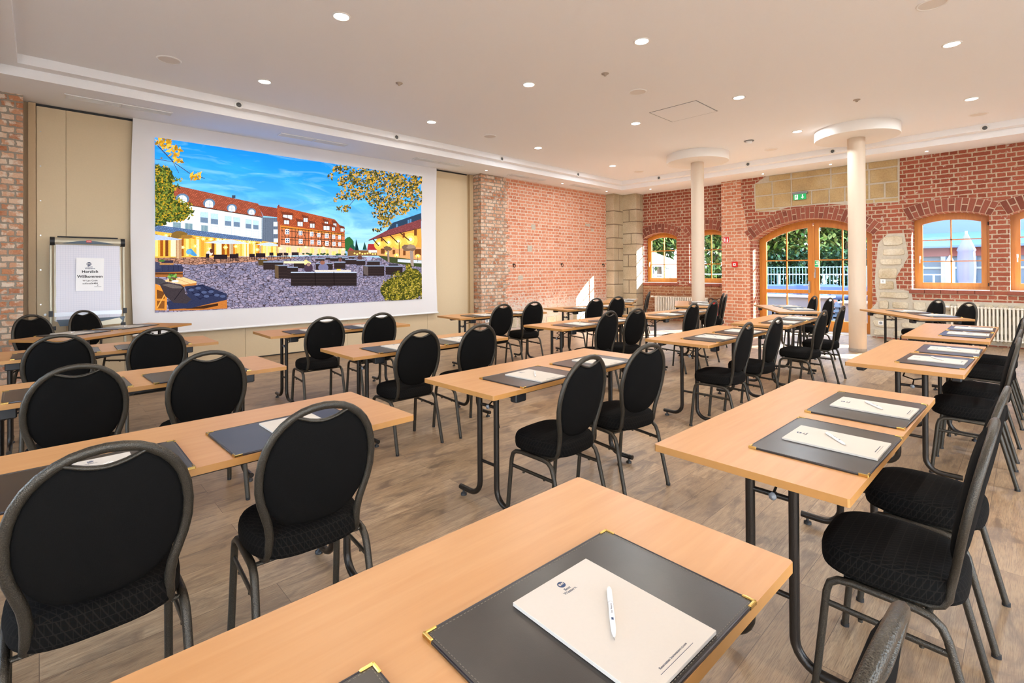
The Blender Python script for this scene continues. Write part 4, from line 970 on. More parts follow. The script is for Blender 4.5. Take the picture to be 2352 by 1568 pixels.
TABLES = [  # x, y, angle, phrase
 (.425, .699, -1.2, 'big foreground table at bottom centre'),
 (2.459, .660, -.7, 'nearest row table right of the foreground one'),
 (4.868, .588, -.8, 'nearest row, third table from left'),
 (6.836, .570, 0.0, 'nearest row, rightmost table'),
 (.426, 2.235, .7, 'second row, leftmost table'),
 (2.496, 2.257, 1.2, 'second row, table at picture centre'),
 (4.933, 2.220, .1, 'second row, third table from left'),
 (6.846, 2.238, 2.1, 'second row, rightmost straight table'),
 (.429, 3.838, 1.8, 'third row, leftmost table'),
 (2.518, 3.845, -.4, 'third row, second table from left'),
 (4.967, 3.860, -1.4, 'third row, third table from left'),
 (6.869, 3.745, -2.3, 'third row, rightmost straight table'),
 (.418, 5.571, -.2, 'front row, leftmost straight table'),
 (2.487, 5.564, -1.0, 'front row table below the projected picture'),
 (4.96, 5.60, -5.0, 'front row table beside the partition end'),
 (7.02, 5.38, -9.0, 'front row table beside the brick wall'),
 (.600, 7.150, 219.0, 'slanted table beside the flip chart'),
 (8.90, 6.018, 28.4, 'slanted table by the stone corner piers'),
 (9.062, 4.512, 27.9, 'slanted table beside the left column'),
 (8.967, 2.830, 32.6, 'slanted table before the glass door'),
 (9.06, 1.211, 34.7, 'slanted table before the right radiator'),
]
ttree = None
for i, (x, y, a, ph) in enumerate(TABLES):
    lab = 'beech folding table: '+ph
    if ttree is None: ttree = treeof(make_table((x, y, 0), math.radians(a), lab))
    else: dup(ttree[0], (x, y, 0), math.radians(a), lab, tree=ttree)

# ------------------------------------------------------------------ desk mats, pads, pens
def make_mat(loc, rz, label):
    t = thing('desk_mat', loc, rz, label, 'desk mat', 'black leatherette desk mats'); hx, hy = .2625, .181
    m = MB(); m.box((0, 0, .003), (2*hx, 2*hy, .006), ch=.0012); m.build('mat_sheet', LEATHER, t)
    m = MB(); m.tube([(-hx+.002, -hy+.002, .0045), (hx-.002, -hy+.002, .0045), (hx-.002, hy-.002, .0045), (-hx+.002, hy-.002, .0045)], .0032, n=6, closed=True); m.build('rolled_edge', LEATHER_E, t)
    m = MB(); i = .0085
    for k in range(62):
        f = -hx+i+(2*hx-2*i)*(k+.25)/62; 
        for s in (-1, 1): m.box((f+.0015, s*(hy-i), .0063), (.0042, .0008, .0006))
    for k in range(43):
        f = -hy+i+(2*hy-2*i)*(k+.25)/43
        for s in (-1, 1): m.box((s*(hx-i), f+.0015, .0063), (.0008, .0042, .0006))
    m.build('stitching', STITCH, t)
    for sx in (-1, 1):
        for sy in (-1, 1):
            m = MB(); m.box((sx*(hx-.0125), sy*(hy-.0022), .0042), (.028, .0066, .0092), ch=.0015); m.box((sx*(hx-.0022), sy*(hy-.0125), .0042), (.0066, .028, .0092), ch=.0015); m.build('gold_corner', GOLD, t)
    return t
def make_pad(loc, rz, label):
    t = thing('notepad', loc, rz, label, 'notepad', 'white conference notepads')
    m = MB(); m.box((0, 0, .0035), (.217, .297, .007), ch=.0005); m.build('paper_block', PAPER, t)
    m = MB(); m.lathe([(.0088, .0071), (.0088, .0074)], 20, (.0, .122, 0)); lg = m.build('round_logo', INK, t)
    text('BW', .0085, PAPER, 'logo_letters', lg, Matrix.Translation((0, .122, .0078)), .0001, .0002)
    text('Best', .0095, INKG, 'lettering', t, Matrix.Translation((.0, .106, .0073)), .0001); text('Western.', .0095, INKG, 'lettering', t, Matrix.Translation((.0, .0975, .0073)), .0001)
    text('Reservation: bestwestern-ct.com', .0062, INKG, 'lettering', t, Matrix.Translation((.0, -.128, .0073)), .0001)
    m = MB(); m.box((0, -.1355, .0072), (.10, .0006, .0003)); m.build('footer_line', INKG, t)
    return t
def make_pen(loc, rz, label):
    t = thing('ballpoint_pen', loc, rz, label, 'pen', 'white ballpoint pens'); r = .0047
    m = MB(); m.lathe([(.0016, -.064), (.0036, -.054), (r, -.044), (.0052, -.01), (r, .02), (.0052, .024), (.0050, .062), (.0040, .069), (.0, .071)], 14, (0, 0, r), ax='y'); m.build('barrel', PEN, t)
    m = MB(); m.lathe([(.0003, -.071), (.0010, -.068), (.0017, -.063)], 10, (0, 0, r), ax='y'); m.build('tip', STEEL, t)
    m = MB(); m.tube([(-.0015, .060, 2*r+.0005), (-.0015, .056, 2*r+.0022), (-.0015, .032, 2*r+.0016), (-.0015, .028, 2*r+.0004)], .0018, .0009, 6, up=(0, 0, 1)); m.build('clip', PEN, t)
    m = MB(); m.tube([(0, .0225, r), (0, .0245, r)], .0054, n=14); m.build('ring', STEEL, t)
    text('Best Western.', .0046, INKG, 'barrel_print', t, Matrix.Translation((0.0, .004, 2*r+.0004)) @ Matrix.Rotation(PI/2, 4, 'Z'), .0001)
    m = MB(); m.box((0, -.024, 2*r-.0002), (.004, .006, .0012)); m.build('barrel_logo', INK, t)
    return t
mtree = ptree = ntree = None
random.seed(31)
for i, (x, y, a, ph) in enumerate(TABLES):
    A = math.radians(a); c, s = math.cos(A), math.sin(A)
    for k, lx in enumerate((-.317, .317)):
        jx, jy, ja = (random.uniform(-.012, .012), random.uniform(-.008, .008), random.uniform(-.02, .02)) if i else ((.028, 0, 0), (.012, -.002, -.012))[k]
        lx += jx; ly = -.126+jy; p = V((x+c*lx-s*ly, y+s*lx+c*ly, .741)); rz = A+ja
        side = ('right-hand place' if k == 0 else 'left-hand place') if i == 16 else ('left-hand place' if k == 0 else 'right-hand place')
        L1 = 'black desk mat, %s, %s' % (side, ph)
        L2 = 'white notepad, %s, %s' % (side, ph)
        L3 = 'white pen, %s, %s' % (side, ph)
        if mtree is None: mtree = treeof(make_mat(p, rz, L1)); ntree = treeof(make_pad(p+V((0, 0, .0066)), rz, L2)); 
        else: dup(mtree[0], p, rz, L1, tree=mtree); 
        qx, qy = (.012, -.022) if i in (0, 1) else (random.uniform(.0, .03), random.uniform(-.03, -.01))
        pp_ = V((p.x+math.cos(rz)*qx-math.sin(rz)*qy, p.y+math.sin(rz)*qx+math.cos(rz)*qy, .741+.0066)); ra = rz+random.uniform(-.02, .02)*(i > 0)
        if i == 0 and k == 0: ntree[0].location = pp_; ntree[0].rotation_euler = (0, 0, ra)
        else: dup(ntree[0], pp_, ra, L2, tree=ntree)
        pn = V((pp_.x+.004, pp_.y+.0, .741+.0066+.0073)); an = math.radians(-49)+ra+random.uniform(-.12, .12)*(i > 1)
        if ptree is None: ptree = treeof(make_pen(pn, an, L3))
        else: dup(ptree[0], pn, an, L3, tree=ptree)

# ------------------------------------------------------------------ chairs
def bp(x, z, off=0.0):
    return V((x, -.138-.185*(z-.45)+.28*x*x+off, z))
def make_chair(loc, rz, label):
    t = thing('banquet_chair', loc, rz, label, 'chair', 'black round-back banquet chairs')
    half = [(0, .925), (.035, .922), (.07, .913), (.10, .898), (.13, .875), (.155, .846), (.175, .81), (.189, .765), (.196, .715), (.195, .66), (.186, .612), (.173, .57), (.161, .53), (.155, .49), (.154, .455)]
    m = MB(); pts = [bp(-x, z) for (x, z) in reversed(half)]+[bp(x, z) for (x, z) in half[1:]]
    e = bp(.154, .455); jb = [V((.155, e.y+.004, .425)), V((.156, e.y+.018, .402)), V((.157, e.y+.045, .389)), V((.158, e.y+.09, .386)), V((.158, .13, .386))]
    pts = [V((-p.x, p.y, p.z)) for p in reversed(jb)]+pts+jb
    m.tube(pts, .0115, .0145, 10, up=(1, 0, 0)); m.build('back_frame', METAL, t)
    m = MB(); m.tube([bp(x, z) for (x, z) in ((-.092, .900), (-.07, .890), (-.045, .880), (-.02, .874), (0, .872), (.02, .874), (.045, .880), (.07, .890), (.092, .900))], .006, .011, 8, up=(0, 1, 0)); m.build('handle_bar', METAL, t)
    ol = [(0, .868), (.022, .870), (.046, .876), (.070, .886), (.090, .894), (.114, .876), (.140, .848), (.162, .81), (.176, .765), (.183, .715), (.182, .66), (.173, .612), (.155, .57), (.128, .533), (.09, .508), (.045, .496), (0, .493)]
    ring = ol+[(-x, z) for (x, z) in reversed(ol[1:-1])]; n = len(ring); cz = .69
    m = MB(); lay = [(.0, -.016), (.35, -.015), (.7, -.013), (.93, -.008), (1.0, 0), (1.0, .006), (.96, .017), (.85, .026), (.6, .032), (.3, .034), (0, .034)]
    vs = []
    for (k, o) in lay: vs += [bp(x*k, cz+(z-cz)*k, o) for (x, z) in ring]
    fs = [(a*n+b, a*n+(b+1) % n, (a+1)*n+(b+1) % n, (a+1)*n+b) for a in range(len(lay)-1) for b in range(n)]
    m.add(vs, fs, 0, True); m.build('backrest', BACKFAB, t)
    N = 40; so = []
    for k in range(N):
        a = 2*PI*k/N; ex = .62; cx, sy = math.cos(a), math.sin(a)
        x = math.copysign(abs(cx)**ex, cx); y = math.copysign(abs(sy)**ex, sy)
        w = .205 if y > 0 else .205-.018*abs(y); so.append((x*w, .0225+y*.1925))
    m = MB(); lay = [(.0, .398), (.93, .398), (.985, .404), (1.0, .418), (1.0, .446), (.985, .461), (.95, .473), (.87, .482), (.7, .487), (.4, .489), (0, .489)]
    vs = []
    for (k, z) in lay: vs += [V((x*k, .02+(y-.02)*k, z)) for (x, y) in so]
    m.add(vs, [(a*N+b, a*N+(b+1) % N, (a+1)*N+(b+1) % N, (a+1)*N+b) for a in range(len(lay)-1) for b in range(N)], 0, True); m.build('seat', FABRIC, t)
    m = MB()
    for yy in (-.085, .12): m.tube([(-.19, yy, .380), (.19, yy, .380)], .010, .007, 8)
    m.build('seat_frame', METAL, t)
    for s in (-1, 1):
        fr = [(s*.197, .0, .386), (s*.197, .10, .388), (s*.197, .140, .383), (s*.198, .163, .366), (s*.199, .172, .335), (s*.205, .205, .008)]
        re = [(s*.197, .0, .386), (s*.197, -.06, .384), (s*.197, -.092, .378), (s*.198, -.116, .358), (s*.199, -.130, .325), (s*.205, -.205, .008)]
        for q in (fr, re):
            m = MB(); m.tube(q, .0118, .0135, 8, up=(1, 0, 0)); lg = m.build('leg', METAL, t)
            m = MB(); m.tube([(q[-1][0], q[-1][1], 0), (q[-1][0], q[-1][1], .014)], .0125, .0145, 8, up=(0, 1, 0)); m.build('foot_cap', BLACK, lg)
        m = MB(); m.tube([(s*.200, .176, .30), (s*.200, -.136, .29)], .0065, .010, 8, up=(0, 0, 1))
        for yy in (.08, -.07): m.lathe([(.007, -.016), (.007, -.008)], 8, (s*.2, yy, .295))
        m.build('stretcher', METAL, t)
    return t
CH = [
 (.80, .13, -2, 'nearest of all, only its back top at the bottom edge'),
 (2.08, .08, 1, 'at the left place of the second table of the nearest row'), (2.68, .07, -2, 'at the right place of the second table of the nearest row'),
 (4.62, .06, 2, 'at the left place of the third table of the nearest row'), (5.24, .06, -1, 'at the right place of the third table of the nearest row'),
 (6.30, .05, 0, 'at the left place of the fourth table of the nearest row'), (7.05, .05, 0, 'at the right place of the fourth table of the nearest row'),
 (.13, 1.71, 0, 'at the left place of the leftmost second row table'), (.72, 1.71, -3, 'at the right place of the leftmost second row table'),
 (2.14, 1.64, 2, 'at the left place of the central second row table'), (2.74, 1.64, -7, 'at the right place of the central second row table'),
 (4.43, 1.69, 3, 'at the left place of the third table of the second row'), (5.09, 1.67, 0, 'at the right place of the third table of the second row'),
 (6.29, 1.59, 0, 'at the left place of the fourth table of the second row'), (7.18, 1.61, 3, 'at the right place of the fourth second row table, beside the right column'),
 (.14, 3.29, 0, 'at the left place of the leftmost third row table'), (.72, 3.30, 0, 'at the right place of the leftmost third row table'),
 (2.16, 3.29, 0, 'at the left place of the second table of the third row'), (2.74, 3.26, -2, 'at the right place of the second table of the third row'),
 (4.61, 3.25, 0, 'at the left place of the third table of the third row'), (5.14, 3.23, -4, 'at the right place of the third table of the third row'),
 (6.44, 3.17, 0, 'at the left place of the fourth table of the third row'), (7.17, 3.22, 2, 'at the right place of the fourth table of the third row'),
 (.11, 4.99, 0, 'at the left place of the leftmost front row table'), (.72, 5.01, 2, 'at the right place of the leftmost front row table'),
 (2.11, 4.93, -2, 'at the left place of the front row table below the screen picture'), (2.73, 4.94, 0, 'at the right place of the front row table below the screen picture'),
 (4.59, 4.98, -2, 'at the left place of the front row table near the end of the screen'), (5.25, 5.03, -4, 'at the right place of the front row table near the end of the screen'),
 (6.57, 4.90, -6, 'at the left place of the front row table before the sun patch'), (7.23, 4.93, -8, 'at the right place of the front row table before the sun patch'),
 (-.07, 7.60, 216, 'left of two behind the slanted table, by the brick pier'), (.385, 7.98, 219, 'right of two behind the slanted table, before the flip chart'),
 (8.89, 5.34, 28, 'nearer of the two seen edge-on by the stone corner piers'), (9.45, 5.64, 28, 'farther of the two seen edge-on by the stone corner piers'),
 (9.05, 3.84, 28, 'right of the two seen edge-on before the fire extinguisher'), (9.58, 4.12, 28, 'left of the two seen edge-on before the fire extinguisher'),
 (9.01, 2.19, 33, 'right of the two at the slanted table before the glass door'), (9.46, 2.53, 33, 'left of the two at the slanted table before the glass door'),
 (9.00, .58, 35, 'right of the two before the right window radiator'), (9.56, .95, 35, 'left of the two before the right window radiator'),
]
ctree = None
for i, (x, y, a, ph) in enumerate(CH):
    A = math.radians(a); L = V((x-math.sin(A)*.226, y+math.cos(A)*.226, 0)); lab = 'black banquet chair '+ph.replace('at the ', '')
    if ctree is None: ctree = treeof(make_chair(L, A, lab))
    else: dup(ctree[0], L, A, lab, tree=ctree)

# ------------------------------------------------------------------ radiators and wall fittings
def radiator(x, ya, yb, z0, z1, label):
    t = thing('radiator', (x, (ya+yb)/2, 0), 0, label, 'radiator'); o = (ya+yb)/2
    n = int((yb-ya)/.05); m = MB()
    for i in range(n):
        y = ya+.05*(i+.5)-o
        for dx in (-.035, .035): m.tube([(dx, y, z0+.03), (dx, y, z1-.03)], .0155, .0125, 8)
        m.box((0, y, z1-.022), (.11, .038, .04), ch=.012); m.box((0, y, z0+.022), (.11, .038, .04), ch=.012)
    m.build('columns', RADW, t)
    m = MB(); m.tube([(0, ya-o-.005, z1-.022), (0, yb-o+.01, z1-.022)], .012, n=8); m.tube([(0, ya-o-.005, z0+.022), (0, yb-o+.01, z0+.022)], .012, n=8); m.build('manifold', RADW, t)
    m = MB(); m.tube([(0, yb-o+.01, z1-.022), (0, yb-o+.09, z1-.022)], .022, n=12); m.build('thermostat', PEN, t)
    m = MB()
    for yy in (ya+.3, yb-.3): m.box((.055, yy-o, z0-.04), (.05, .03, .2)); m.box((.02, yy-o, z0/2-.0), (.03, .03, z0)) 
    m.build('wall_bracket', RADW, t)
radiator(XR-.085, 5.78, 7.32, .10, .66, 'white column radiator under the two recessed windows')
radiator(XW-.095, -1.7, 1.05, .10, .70, 'long white column radiator below the right arched window')
def fitting(name, cat, label, x, y, z, fn_):
    t = thing(name, (x, y, z), 0, label, cat); fn_(t); return t
def f_exit(t):
    m = MB(); m.box((0, 0, .085), (.07, .30, .045), ch=.006); m.box((-.02, 0, .0), (.012, .25, .125)); m.build('housing', GREY, t)
    m = MB(); m.box((-.0285, 0, -.002), (.004, .255, .125)); m.build('green_panel', GREEN, t)
    m = MB(); X = -.032
    m.box((X, .066, -.003), (.003, .065, .105)); m.build('white_door', SIGNW, t)
    m = MB(); Y = lambda y: .066-y
    m.lathe([(.0, -.036), (.009, -.035), (.0095, -.034)], 12, (0, Y(.004), .034), ax='x')
    m.tube([(-.035, Y(.0), .02), (-.035, Y(-.006), -.010)], .003, .008, 6, up=(0, 1, 0)); m.tube([(-.035, Y(-.004), -.010), (-.035, Y(.012), -.024), (-.035, Y(.008), -.044)], .002, .004, 6, up=(0, 1, 0))
    m.tube([(-.035, Y(-.006), -.010), (-.035, Y(-.014), -.026), (-.035, Y(-.028), -.038)], .002, .004, 6, up=(0, 1, 0)); m.tube([(-.035, Y(0), .016), (-.035, Y(.016), .008), (-.035, Y(.022), .02)], .002, .0035, 6, up=(0, 1, 0)); m.tube([(-.035, Y(0), .016), (-.035, Y(-.018), .012)], .002, .0035, 6, up=(0, 1, 0))
    m.build('running_figure', GREEN, t)
    m = MB(); m.box((X, -.055, .018), (.003, .018, .055)); m.prism([(X-.002, -.055, -.046), (X-.002, -.024, -.012), (X-.002, -.033, -.003), (X-.002, -.055, -.026), (X-.002, -.077, -.003), (X-.002, -.086, -.012)], (.003, 0, 0)); m.build('down_arrow', SIGNW, t)
fitting('exit_sign', 'exit sign', 'green emergency exit sign with running figure and down arrow over the door', XW-.045, 3.53, 2.98, f_exit)
def f_fire(t):
    m = MB(); m.box((0, 0, 0), (.006, .15, .15)); m.build('sign_board', SIGNWM, t)
    m = MB(); m.box((-.004, 0, 0), (.004, .138, .138)); m.build('red_field', RED, t)
    m = MB(); m.box((-.007, .032, -.008), (.003, .034, .07), ch=.001); m.box((-.007, .032, .040), (.003, .016, .014)); m.tube([(-.007, .036, .048), (-.007, .054, .04), (-.007, .056, .0)], .002, .004, 6, up=(0, 1, 0)); 
    m.prism([(-.0085, -.012, -.05), (-.0085, -.046, -.05), (-.0085, -.050, -.01), (-.0085, -.040, .012), (-.0085, -.044, .046), (-.0085, -.020, .03), (-.0085, -.012, -.004)], (.003, 0, 0)); m.build('pictogram', SIGNWM, t)
fitting('extinguisher_sign', 'sign', 'red and white fire extinguisher pictogram sign on the brick pier', XW-.006, 5.18, 2.11, f_fire)
def f_call(t):
    m = MB(); m.box((0, 0, 0), (.05, .135, .135), ch=.012); m.build('housing', RED, t)
    m = MB(); m.box((-.027, 0, -.002), (.006, .066, .06)); m.build('face_plate', SIGNWM, t)
    m = MB(); m.lathe([(.0, -.034), (.010, -.033), (.010, -.028)], 14, (0, 0, -.002), ax='x'); m.box((-.031, .02, -.002), (.003, .012, .006)); m.box((-.031, -.02, -.002), (.003, .012, .006)); m.build('push_button', BLACK, t)
fitting('fire_alarm_button', 'fire alarm', 'red manual fire alarm call point on the brick pier', XW-.028, 4.968, 1.507, f_call)
def f_ext(t):
    m = MB(); m.lathe([(.072, 0), (.08, .02), (.08, .40), (.074, .44), (.05, .475), (.026, .49), (.026, .51)], 24); m.build('cylinder', RED, t)
    m = MB(); m.lathe([(.04, .50), (.045, .52), (.02, .54)], 16); m.box((0, .02, .56), (.03, .14, .018), ch=.004); m.box((0, .03, .535), (.03, .11, .014), ch=.004); m.build('valve', BLACK, t)
    m = MB(); m.tube([(-.02, .0, .53), (-.03, .07, .60), (-.03, .14, .58), (-.03, .165, .48), (-.02, .13, .30), (0, .09, .16)], .011, n=8); m.tube([(0, -.02, .55), (0, -.10, .60), (0, -.14, .55), (0, -.135, .47)], .008, n=8); m.build('hose', BLACK, t)
    m = MB(); m.box((-.081, 0, .27), (.004, .07, .16)); m.build('label_plate', SIGNWM, t)
    m = MB(); m.box((0, .0, .58), (.02, .05, .014)); m.build('safety_pin', GOLD, t)
fitting('fire_extinguisher', 'fire extinguisher', 'red fire extinguisher with black hose in the corner behind the left column', 12.36, 5.53, .06, f_ext)
m = MB(); m.box((12.36, 5.53, .03), (.24, .24, .06), ch=.01); tag(m.build('extinguisher_stand', BLACK), 'low black stand under the red fire extinguisher', 'stand')
def f_switch(t):
    m = MB(); m.box((0, 0, 0), (.012, .085, .085), ch=.003); m.build('plate', PEN, t)
    m = MB(); m.lathe([(.008, -.010), (.008, -.0065)], 12, (0, 0, .008), ax='x'); m.box((-.008, 0, -.012), (.004, .006, .02)); m.build('keyhole', BLACK, t)
fitting('key_switch', 'switch', 'small white key switch on the rubble stonework', XW-.032, 2.058, 1.132, f_switch)
def f_sock(n):
    def g(t):
        m = MB(); m.box((0, 0, 0), (.012, .082*n, .082), ch=.003) if n == 1 else m.box((0, 0, 0), (.082*n, .012, .082), ch=.003); m.build('plate', PEN, t)
        for k in range(n):
            m = MB()
            if n == 1: m.lathe([(.026, -.008), (.022, -.0055)], 20, (0, 0, 0), ax='x')
            else: m.lathe([(.026, -.008), (.022, -.0055)], 20, ((k-.5)*.08, 0, 0), ax='y')
            m.build('outlet', GREY, t)
    return g
fitting('wall_socket', 'socket', 'single white wall socket low on the rubble wall right of the column', XW-.032, 2.10, .303, f_sock(1))
fitting('wall_socket', 'socket', 'double white wall socket low on the old brick at the end of the partition', 7.27, YB-.008, .272, f_sock(2))
for (x, z, w) in ((8.065, 1.532, 'left'), (9.78, 1.55, 'middle'), (11.57, 1.547, 'right')):
    t = thing('iron_ring', (x, YB, z), 0, 'rusty iron tethering ring on the brick wall, the %s one' % w, 'ring', 'iron rings on the brick wall')
    m = MB(); m.lathe([(.02, -.02), (.024, 0)], 12, ax='y'); m.tube([(0, 0, 0), (0, -.045, 0)], .008, n=8); m.build('staple', IRON, t)
    m = MB(); m.tube([(.032*math.sin(2*PI*k/18), -.04, -.03+.042*math.cos(2*PI*k/18)) for k in range(18)], .008, n=8, closed=True); m.build('ring', IRON, t)

# ------------------------------------------------------------------ outside the windows
PAVE = plain('courtyard_paving', lin((104, 98, 90)), .9, nz=(3, .4, .25))
m = MB(); m.box((38, 4, -.10), (50, 70, .1)); m.box((3, -18, -.10), (34, 27, .1)); m.box((-12, 4, -.10), (19, 40, .1)); st(m.build('ground_outside', PAVE))
LEAFM = [plain('leaf_bright', lin((88, 110, 38)), .6), plain('leaf_mid', lin((52, 84, 36)), .6), plain('leaf_pale', lin((120, 130, 66)), .6), plain('leaf_dark', lin((28, 60, 38)), .6)]
BARK = plain('bark', lin((110, 92, 76)), .9)
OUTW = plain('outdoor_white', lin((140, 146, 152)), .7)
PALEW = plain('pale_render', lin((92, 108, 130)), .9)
TEAL = plain('dark_window', lin((62, 92, 110)), .25)
random.seed(77)
def crown(c, r, n, size, cols, flat=1.0):
    m = MB()
    blobs = [(V((random.uniform(-1, 1)*r[0]*.55, random.uniform(-1, 1)*r[1]*.6, random.uniform(-1, 1)*r[2]*.6)), random.uniform(.35, .6)) for _ in range(26)]
    for k in range(n):
        b, s = random.choice(blobs); d = V((random.gauss(0, 1), random.gauss(0, 1), random.gauss(0, 1))).normalized()*random.uniform(.7, 1)*s
        p = V((c[0]+b.x+d.x*r[0], c[1]+b.y+d.y*r[1], c[2]+b.z+d.z*r[2])); a = V((random.gauss(0, 1), random.gauss(0, 1), random.gauss(0, .6))).normalized(); q = a.cross(V((0, 0, 1))).normalized()
        z = size*random.uniform(.6, 1.4); m.add([p-a*z, p+q*z*.5, p+a*z, p-q*z*.5], [(0, 1, 2, 3)], random.choice(cols))
    return m
def tree(label, x, y, h, r, cols, n=2600, size=.13):
    t = thing('courtyard_tree', (x, y, -.05), 0, label, 'tree', 'trees in the courtyard')
    crown((0, 0, h), r, n, size, cols).build('foliage', LEAFM, t, uv=False, fix=False)
    m = MB(); m.tube([(0, 0, 0), (.05, .03, h*.5), (-.03, .05, h)], .14, n=8, rad=[1.2, .8, .5])
    for k in range(5):
        a = k*1.3; m.tube([(0, 0, h*.55), (math.cos(a)*r[0]*.4, math.sin(a)*r[1]*.4, h*.9), (math.cos(a)*r[0]*.6, math.sin(a)*r[1]*.6, h*1.1)], .05, n=6)
    m.build('trunk', BARK, t)
tree('bright leafy tree seen through the left leaf of the glass door', 22.5, 6.9, 2.7, (1.5, 1.8, 2.1), (0, 1, 2), 9000)
tree('leafy tree seen through the right leaf of the glass door', 23.5, 5.3, 3.0, (1.2, 1.1, 2.0), (0, 1, 3, 2), 7000)
tree('pale leafy tree behind the left pane of the first small recessed window', 19.8, 11.35, 2.9, (1.3, 1.2, 1.4), (0, 2, 1), 6000)
tree('leafy tree behind the second small recessed window', 20.8, 9.2, 3.0, (1.4, 1.3, 1.6), (2, 0, 1), 6000)
tree('sparse pale branches behind the upper left pane of the right window', 17.2, 2.55, 3.05, (.7, .7, .7), (2, 0), 260, .08)
def hedge(label, x, y, dx, dy, h, cols, n):
    m = MB()
    for k in range(n):
        p = V((x+random.uniform(-dx, dx), y+random.uniform(-dy, dy), random.random()*h*random.uniform(.85, 1.05))); a = V((random.gauss(0, 1), random.gauss(0, 1), random.gauss(0, 1))).normalized(); q = a.cross(V((.1, .2, 1))).normalized(); z = .09*random.uniform(.6, 1.4)
        m.add([p-a*z, p+q*z*.5, p+a*z, p-q*z*.5], [(0, 1, 2, 3)], random.choice(cols))
    tag(m.build('garden_hedge', LEAFM, uv=False, fix=False), label, 'hedge')
hedge('tall dark green hedge behind the courtyard fence seen through the door', 21.3, 6.0, .35, 2.6, 2.1, (3, 1, 3), 9000)
hedge('light green hedge seen through the recessed windows', 19.6, 8.6, .3, 1.6, 1.5, (0, 2, 1), 8000)
hedge('green bush left of the glass door, outside', 14.6, 5.75, .35, .35, 1.25, (1, 3, 0), 1300)
# hotel wing outside
t = thing('hotel_wing', (27, -1.5, -.05), 0, 'pale rendered building with small windows behind the courtyard', 'building')
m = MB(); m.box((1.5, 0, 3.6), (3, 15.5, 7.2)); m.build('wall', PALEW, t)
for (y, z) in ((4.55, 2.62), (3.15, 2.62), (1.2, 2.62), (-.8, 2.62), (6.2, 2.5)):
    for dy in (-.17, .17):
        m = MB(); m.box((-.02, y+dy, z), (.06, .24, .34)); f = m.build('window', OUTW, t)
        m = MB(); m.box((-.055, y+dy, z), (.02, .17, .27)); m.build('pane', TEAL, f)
BLUEROOF = plain('awning_blue', lin((70, 94, 130)), .6); REDB = plain('red_brown_fascia', lin((120, 66, 60)), .8)
t = thing('terrace_pavilion', (23, 1.2, -.05), 0, 'white posted glass terrace with blue awning roof seen through the right window', 'pavilion')
m = MB(); m.prism([(-.6, -6, 2.15), (-.6, 3.4, 2.15), (2.6, 3.4, 2.75), (2.6, -6, 2.75)], (0, 0, .06)); m.build('awning_roof', BLUEROOF, t)
m = MB(); m.box((-.05, -1.3, 2.0), (.06, 9.4, .3)); m.build('fascia', REDB, t)
for i in range(12):
    y = 3.3-i*.78; m = MB(); m.box((0, y, 1.0), (.12, .12, 2.0)); m.build('post', OUTW, t)
    m = MB(); m.box((.1, y-.39, 1.0), (.03, .62, 1.9)); m.box((.06, y-.39, 1.45), (.05, .66, .07), 1); m.build('glazing', [TEAL, OUTW], t)
m = MB(); m.lathe([(.12, 0), (.12, 1.62), (.0, 1.85)], 20, (20.3, 1.75, -.05)); tag(m.build('white_pillar', OUTW), 'round white pillar with pointed cap outside the right window', 'pillar')
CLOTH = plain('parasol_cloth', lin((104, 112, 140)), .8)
t = thing('closed_parasol', (17.4, 1.18, -.05), 0, 'closed pale parasol standing outside the right arched window', 'parasol')
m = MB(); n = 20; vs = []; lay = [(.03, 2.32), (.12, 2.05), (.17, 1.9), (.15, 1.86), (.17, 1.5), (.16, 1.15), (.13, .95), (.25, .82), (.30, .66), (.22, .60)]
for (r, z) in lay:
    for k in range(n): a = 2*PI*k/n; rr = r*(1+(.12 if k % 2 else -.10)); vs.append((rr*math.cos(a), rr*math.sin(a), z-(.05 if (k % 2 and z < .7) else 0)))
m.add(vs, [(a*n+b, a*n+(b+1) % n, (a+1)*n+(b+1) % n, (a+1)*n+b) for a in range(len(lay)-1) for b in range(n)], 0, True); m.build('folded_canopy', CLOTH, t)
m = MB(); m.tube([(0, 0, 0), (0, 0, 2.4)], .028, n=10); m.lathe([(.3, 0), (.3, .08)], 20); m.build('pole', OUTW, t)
t = thing('market_parasol', (17.0, 10.0, -.05), 0, 'white pyramid parasol over a white counter outside the first recessed window', 'parasol')
m = MB(); m.lathe([(1.1, 1.55), (1.12, 1.68), (.05, 2.1)], 8); m.build('canopy', OUTW, t); m = MB(); m.tube([(0, 0, 0), (0, 0, 2.1)], .03, n=8); m.build('pole', OUTW, t)
m = MB(); m.box((16.2, 9.45, .55), (.5, .7, 1.2)); m.box((16.2, 9.45, 1.2), (.6, .8, .05)); tag(m.build('white_counter', OUTW), 'white bar counter under the pyramid parasol', 'counter')
FEN = plain('fence_steel', lin((120, 150, 160)), .5)
t = thing('courtyard_fence', (20.6, 5.5, -.05), 0, 'steel bar fence in front of the hedge seen through the door', 'fence')
m = MB()
for i in range(56): m.box((0, -3+i*.11, .78), (.02, .022, 1.5))
m.build('bars', FEN, t)
m = MB(); m.box((0, 0, 1.5), (.035, 6.2, .035)); m.box((0, 0, .15), (.035, 6.2, .035)); m.build('rails', FEN, t)
m = MB(); m.box((19.0, 6.2, 1.20), (.04, 9, .04)); 
for i in range(7): m.box((19.0, 2+i*1.4, .58), (.05, .05, 1.24))
tag(m.build('white_handrail', OUTW), 'white handrail across the courtyard seen through door and windows', 'railing')
LG = plain('lounge_grey', lin((96, 106, 120)), .8); CU = plain('cushion_blue', lin((70, 88, 124)), .8); PAL = plain('pallet_red', lin((190, 110, 80)), .8)
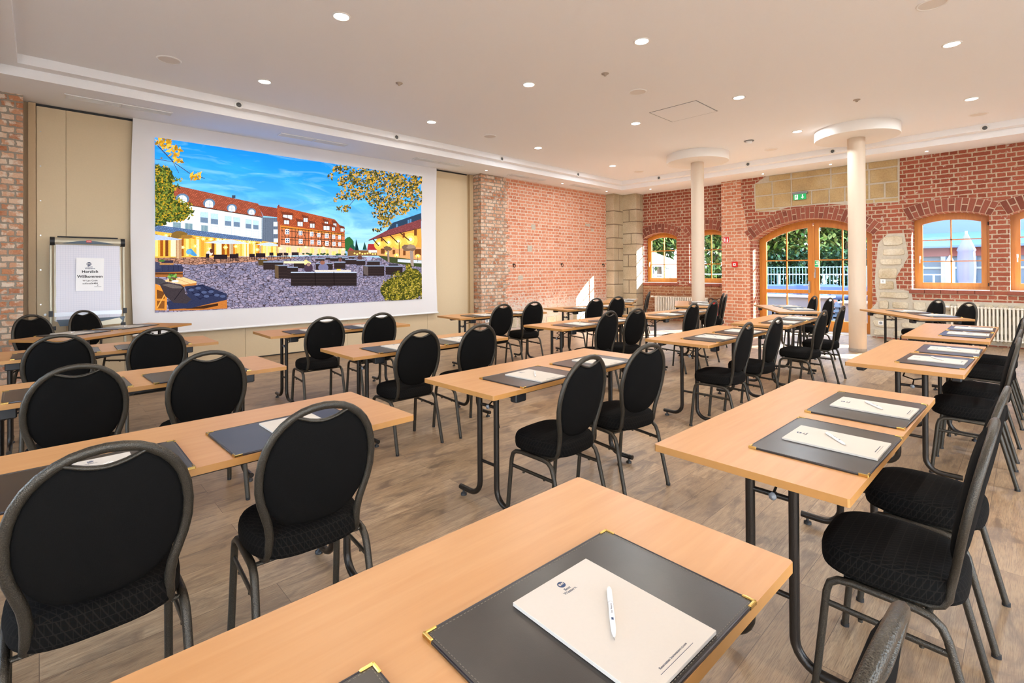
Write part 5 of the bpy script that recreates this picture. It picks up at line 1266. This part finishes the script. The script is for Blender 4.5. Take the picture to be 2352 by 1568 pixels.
def pallet(label, x, y, cu_, par='lounge_bench'):
    t = thing(par, (x, y, -.05), 0, label, 'bench', 'courtyard lounge benches')
    m = MB()
    for k in range(3): m.box((0, 0, .08+k*.14), (.8, 1.5, .06)); m.box((0, -.6, .15+k*.14), (.7, .1, .08)); m.box((0, .6, .15+k*.14), (.7, .1, .08)); m.box((0, 0, .15+k*.14), (.7, .1, .08))
    m.build('pallet_base', cu_, t)
    for k in range(3):
        m = MB(); m.lathe([(.0, -.10), (.2, -.08), (.27, 0), (.2, .08), (.0, .10)], 14, (.0, -.5+k*.5, .62)); m.build('cushion', CU, t)
    m = MB(); m.box((.36, 0, .72), (.1, 1.45, .42), ch=.04); m.build('back_cushion', CU, t)
pallet('grey pallet bench with blue cushions behind the left door leaf', 17.2, 5.95, LG)
pallet('grey pallet bench with blue cushions behind the right edge of the door', 17.0, 3.9, LG)
pallet('reddish pallet bench in the courtyard behind the door middle', 18.2, 5.0, PAL)
m = MB(); m.box((15.8, 4.8, .28), (.5, 1.9, .62)); m.box((15.8, 4.8, .61), (.6, 2.0, .05), 1); tag(m.build('planter_wall', [LG, OUTW]), 'low grey wall with white coping outside the glass door', 'low wall')
m = MB(); m.box((15.8, 3.15, .22), (.6, .8, .5)); m.box((15.8, 3.15, .49), (.7, .9, .04), 1); tag(m.build('garden_table', [LG, OUTW]), 'low grey garden table outside the right door leaf', 'table')
WIR = plain('wire_blue', lin((120, 150, 190)), .5)
for (x, y, w) in ((16.2, 1.75, 'left of the closed parasol'), (16.1, 1.05, 'right of the closed parasol')):
    t = thing('garden_chair', (x, y, -.05), 0, 'blue wire garden chair %s outside the right window' % w, 'garden chair', 'blue garden chairs')
    m = MB(); m.box((0, 0, .46), (.45, .45, .04), ch=.01); m.build('seat', WIR, t)
    m = MB(); m.tube([(.22, -.22, .46), (.28, -.24, .75), (.30, -.12, .96), (.30, .12, .96), (.28, .24, .75), (.22, .22, .46)], .014, n=6)
    for k in range(5): m.tube([(.23, -.16+k*.08, .46), (.30, -.14+k*.07, .95)], .008, n=5)
    m.build('back', WIR, t)
    for (a, b) in ((-.2, -.2), (.2, -.2), (-.2, .2), (.2, .2)): m = MB(); m.tube([(a, b, .46), (a*1.1, b*1.1, 0)], .012, n=6); m.build('leg', WIR, t)
bpy.context.view_layer.update()
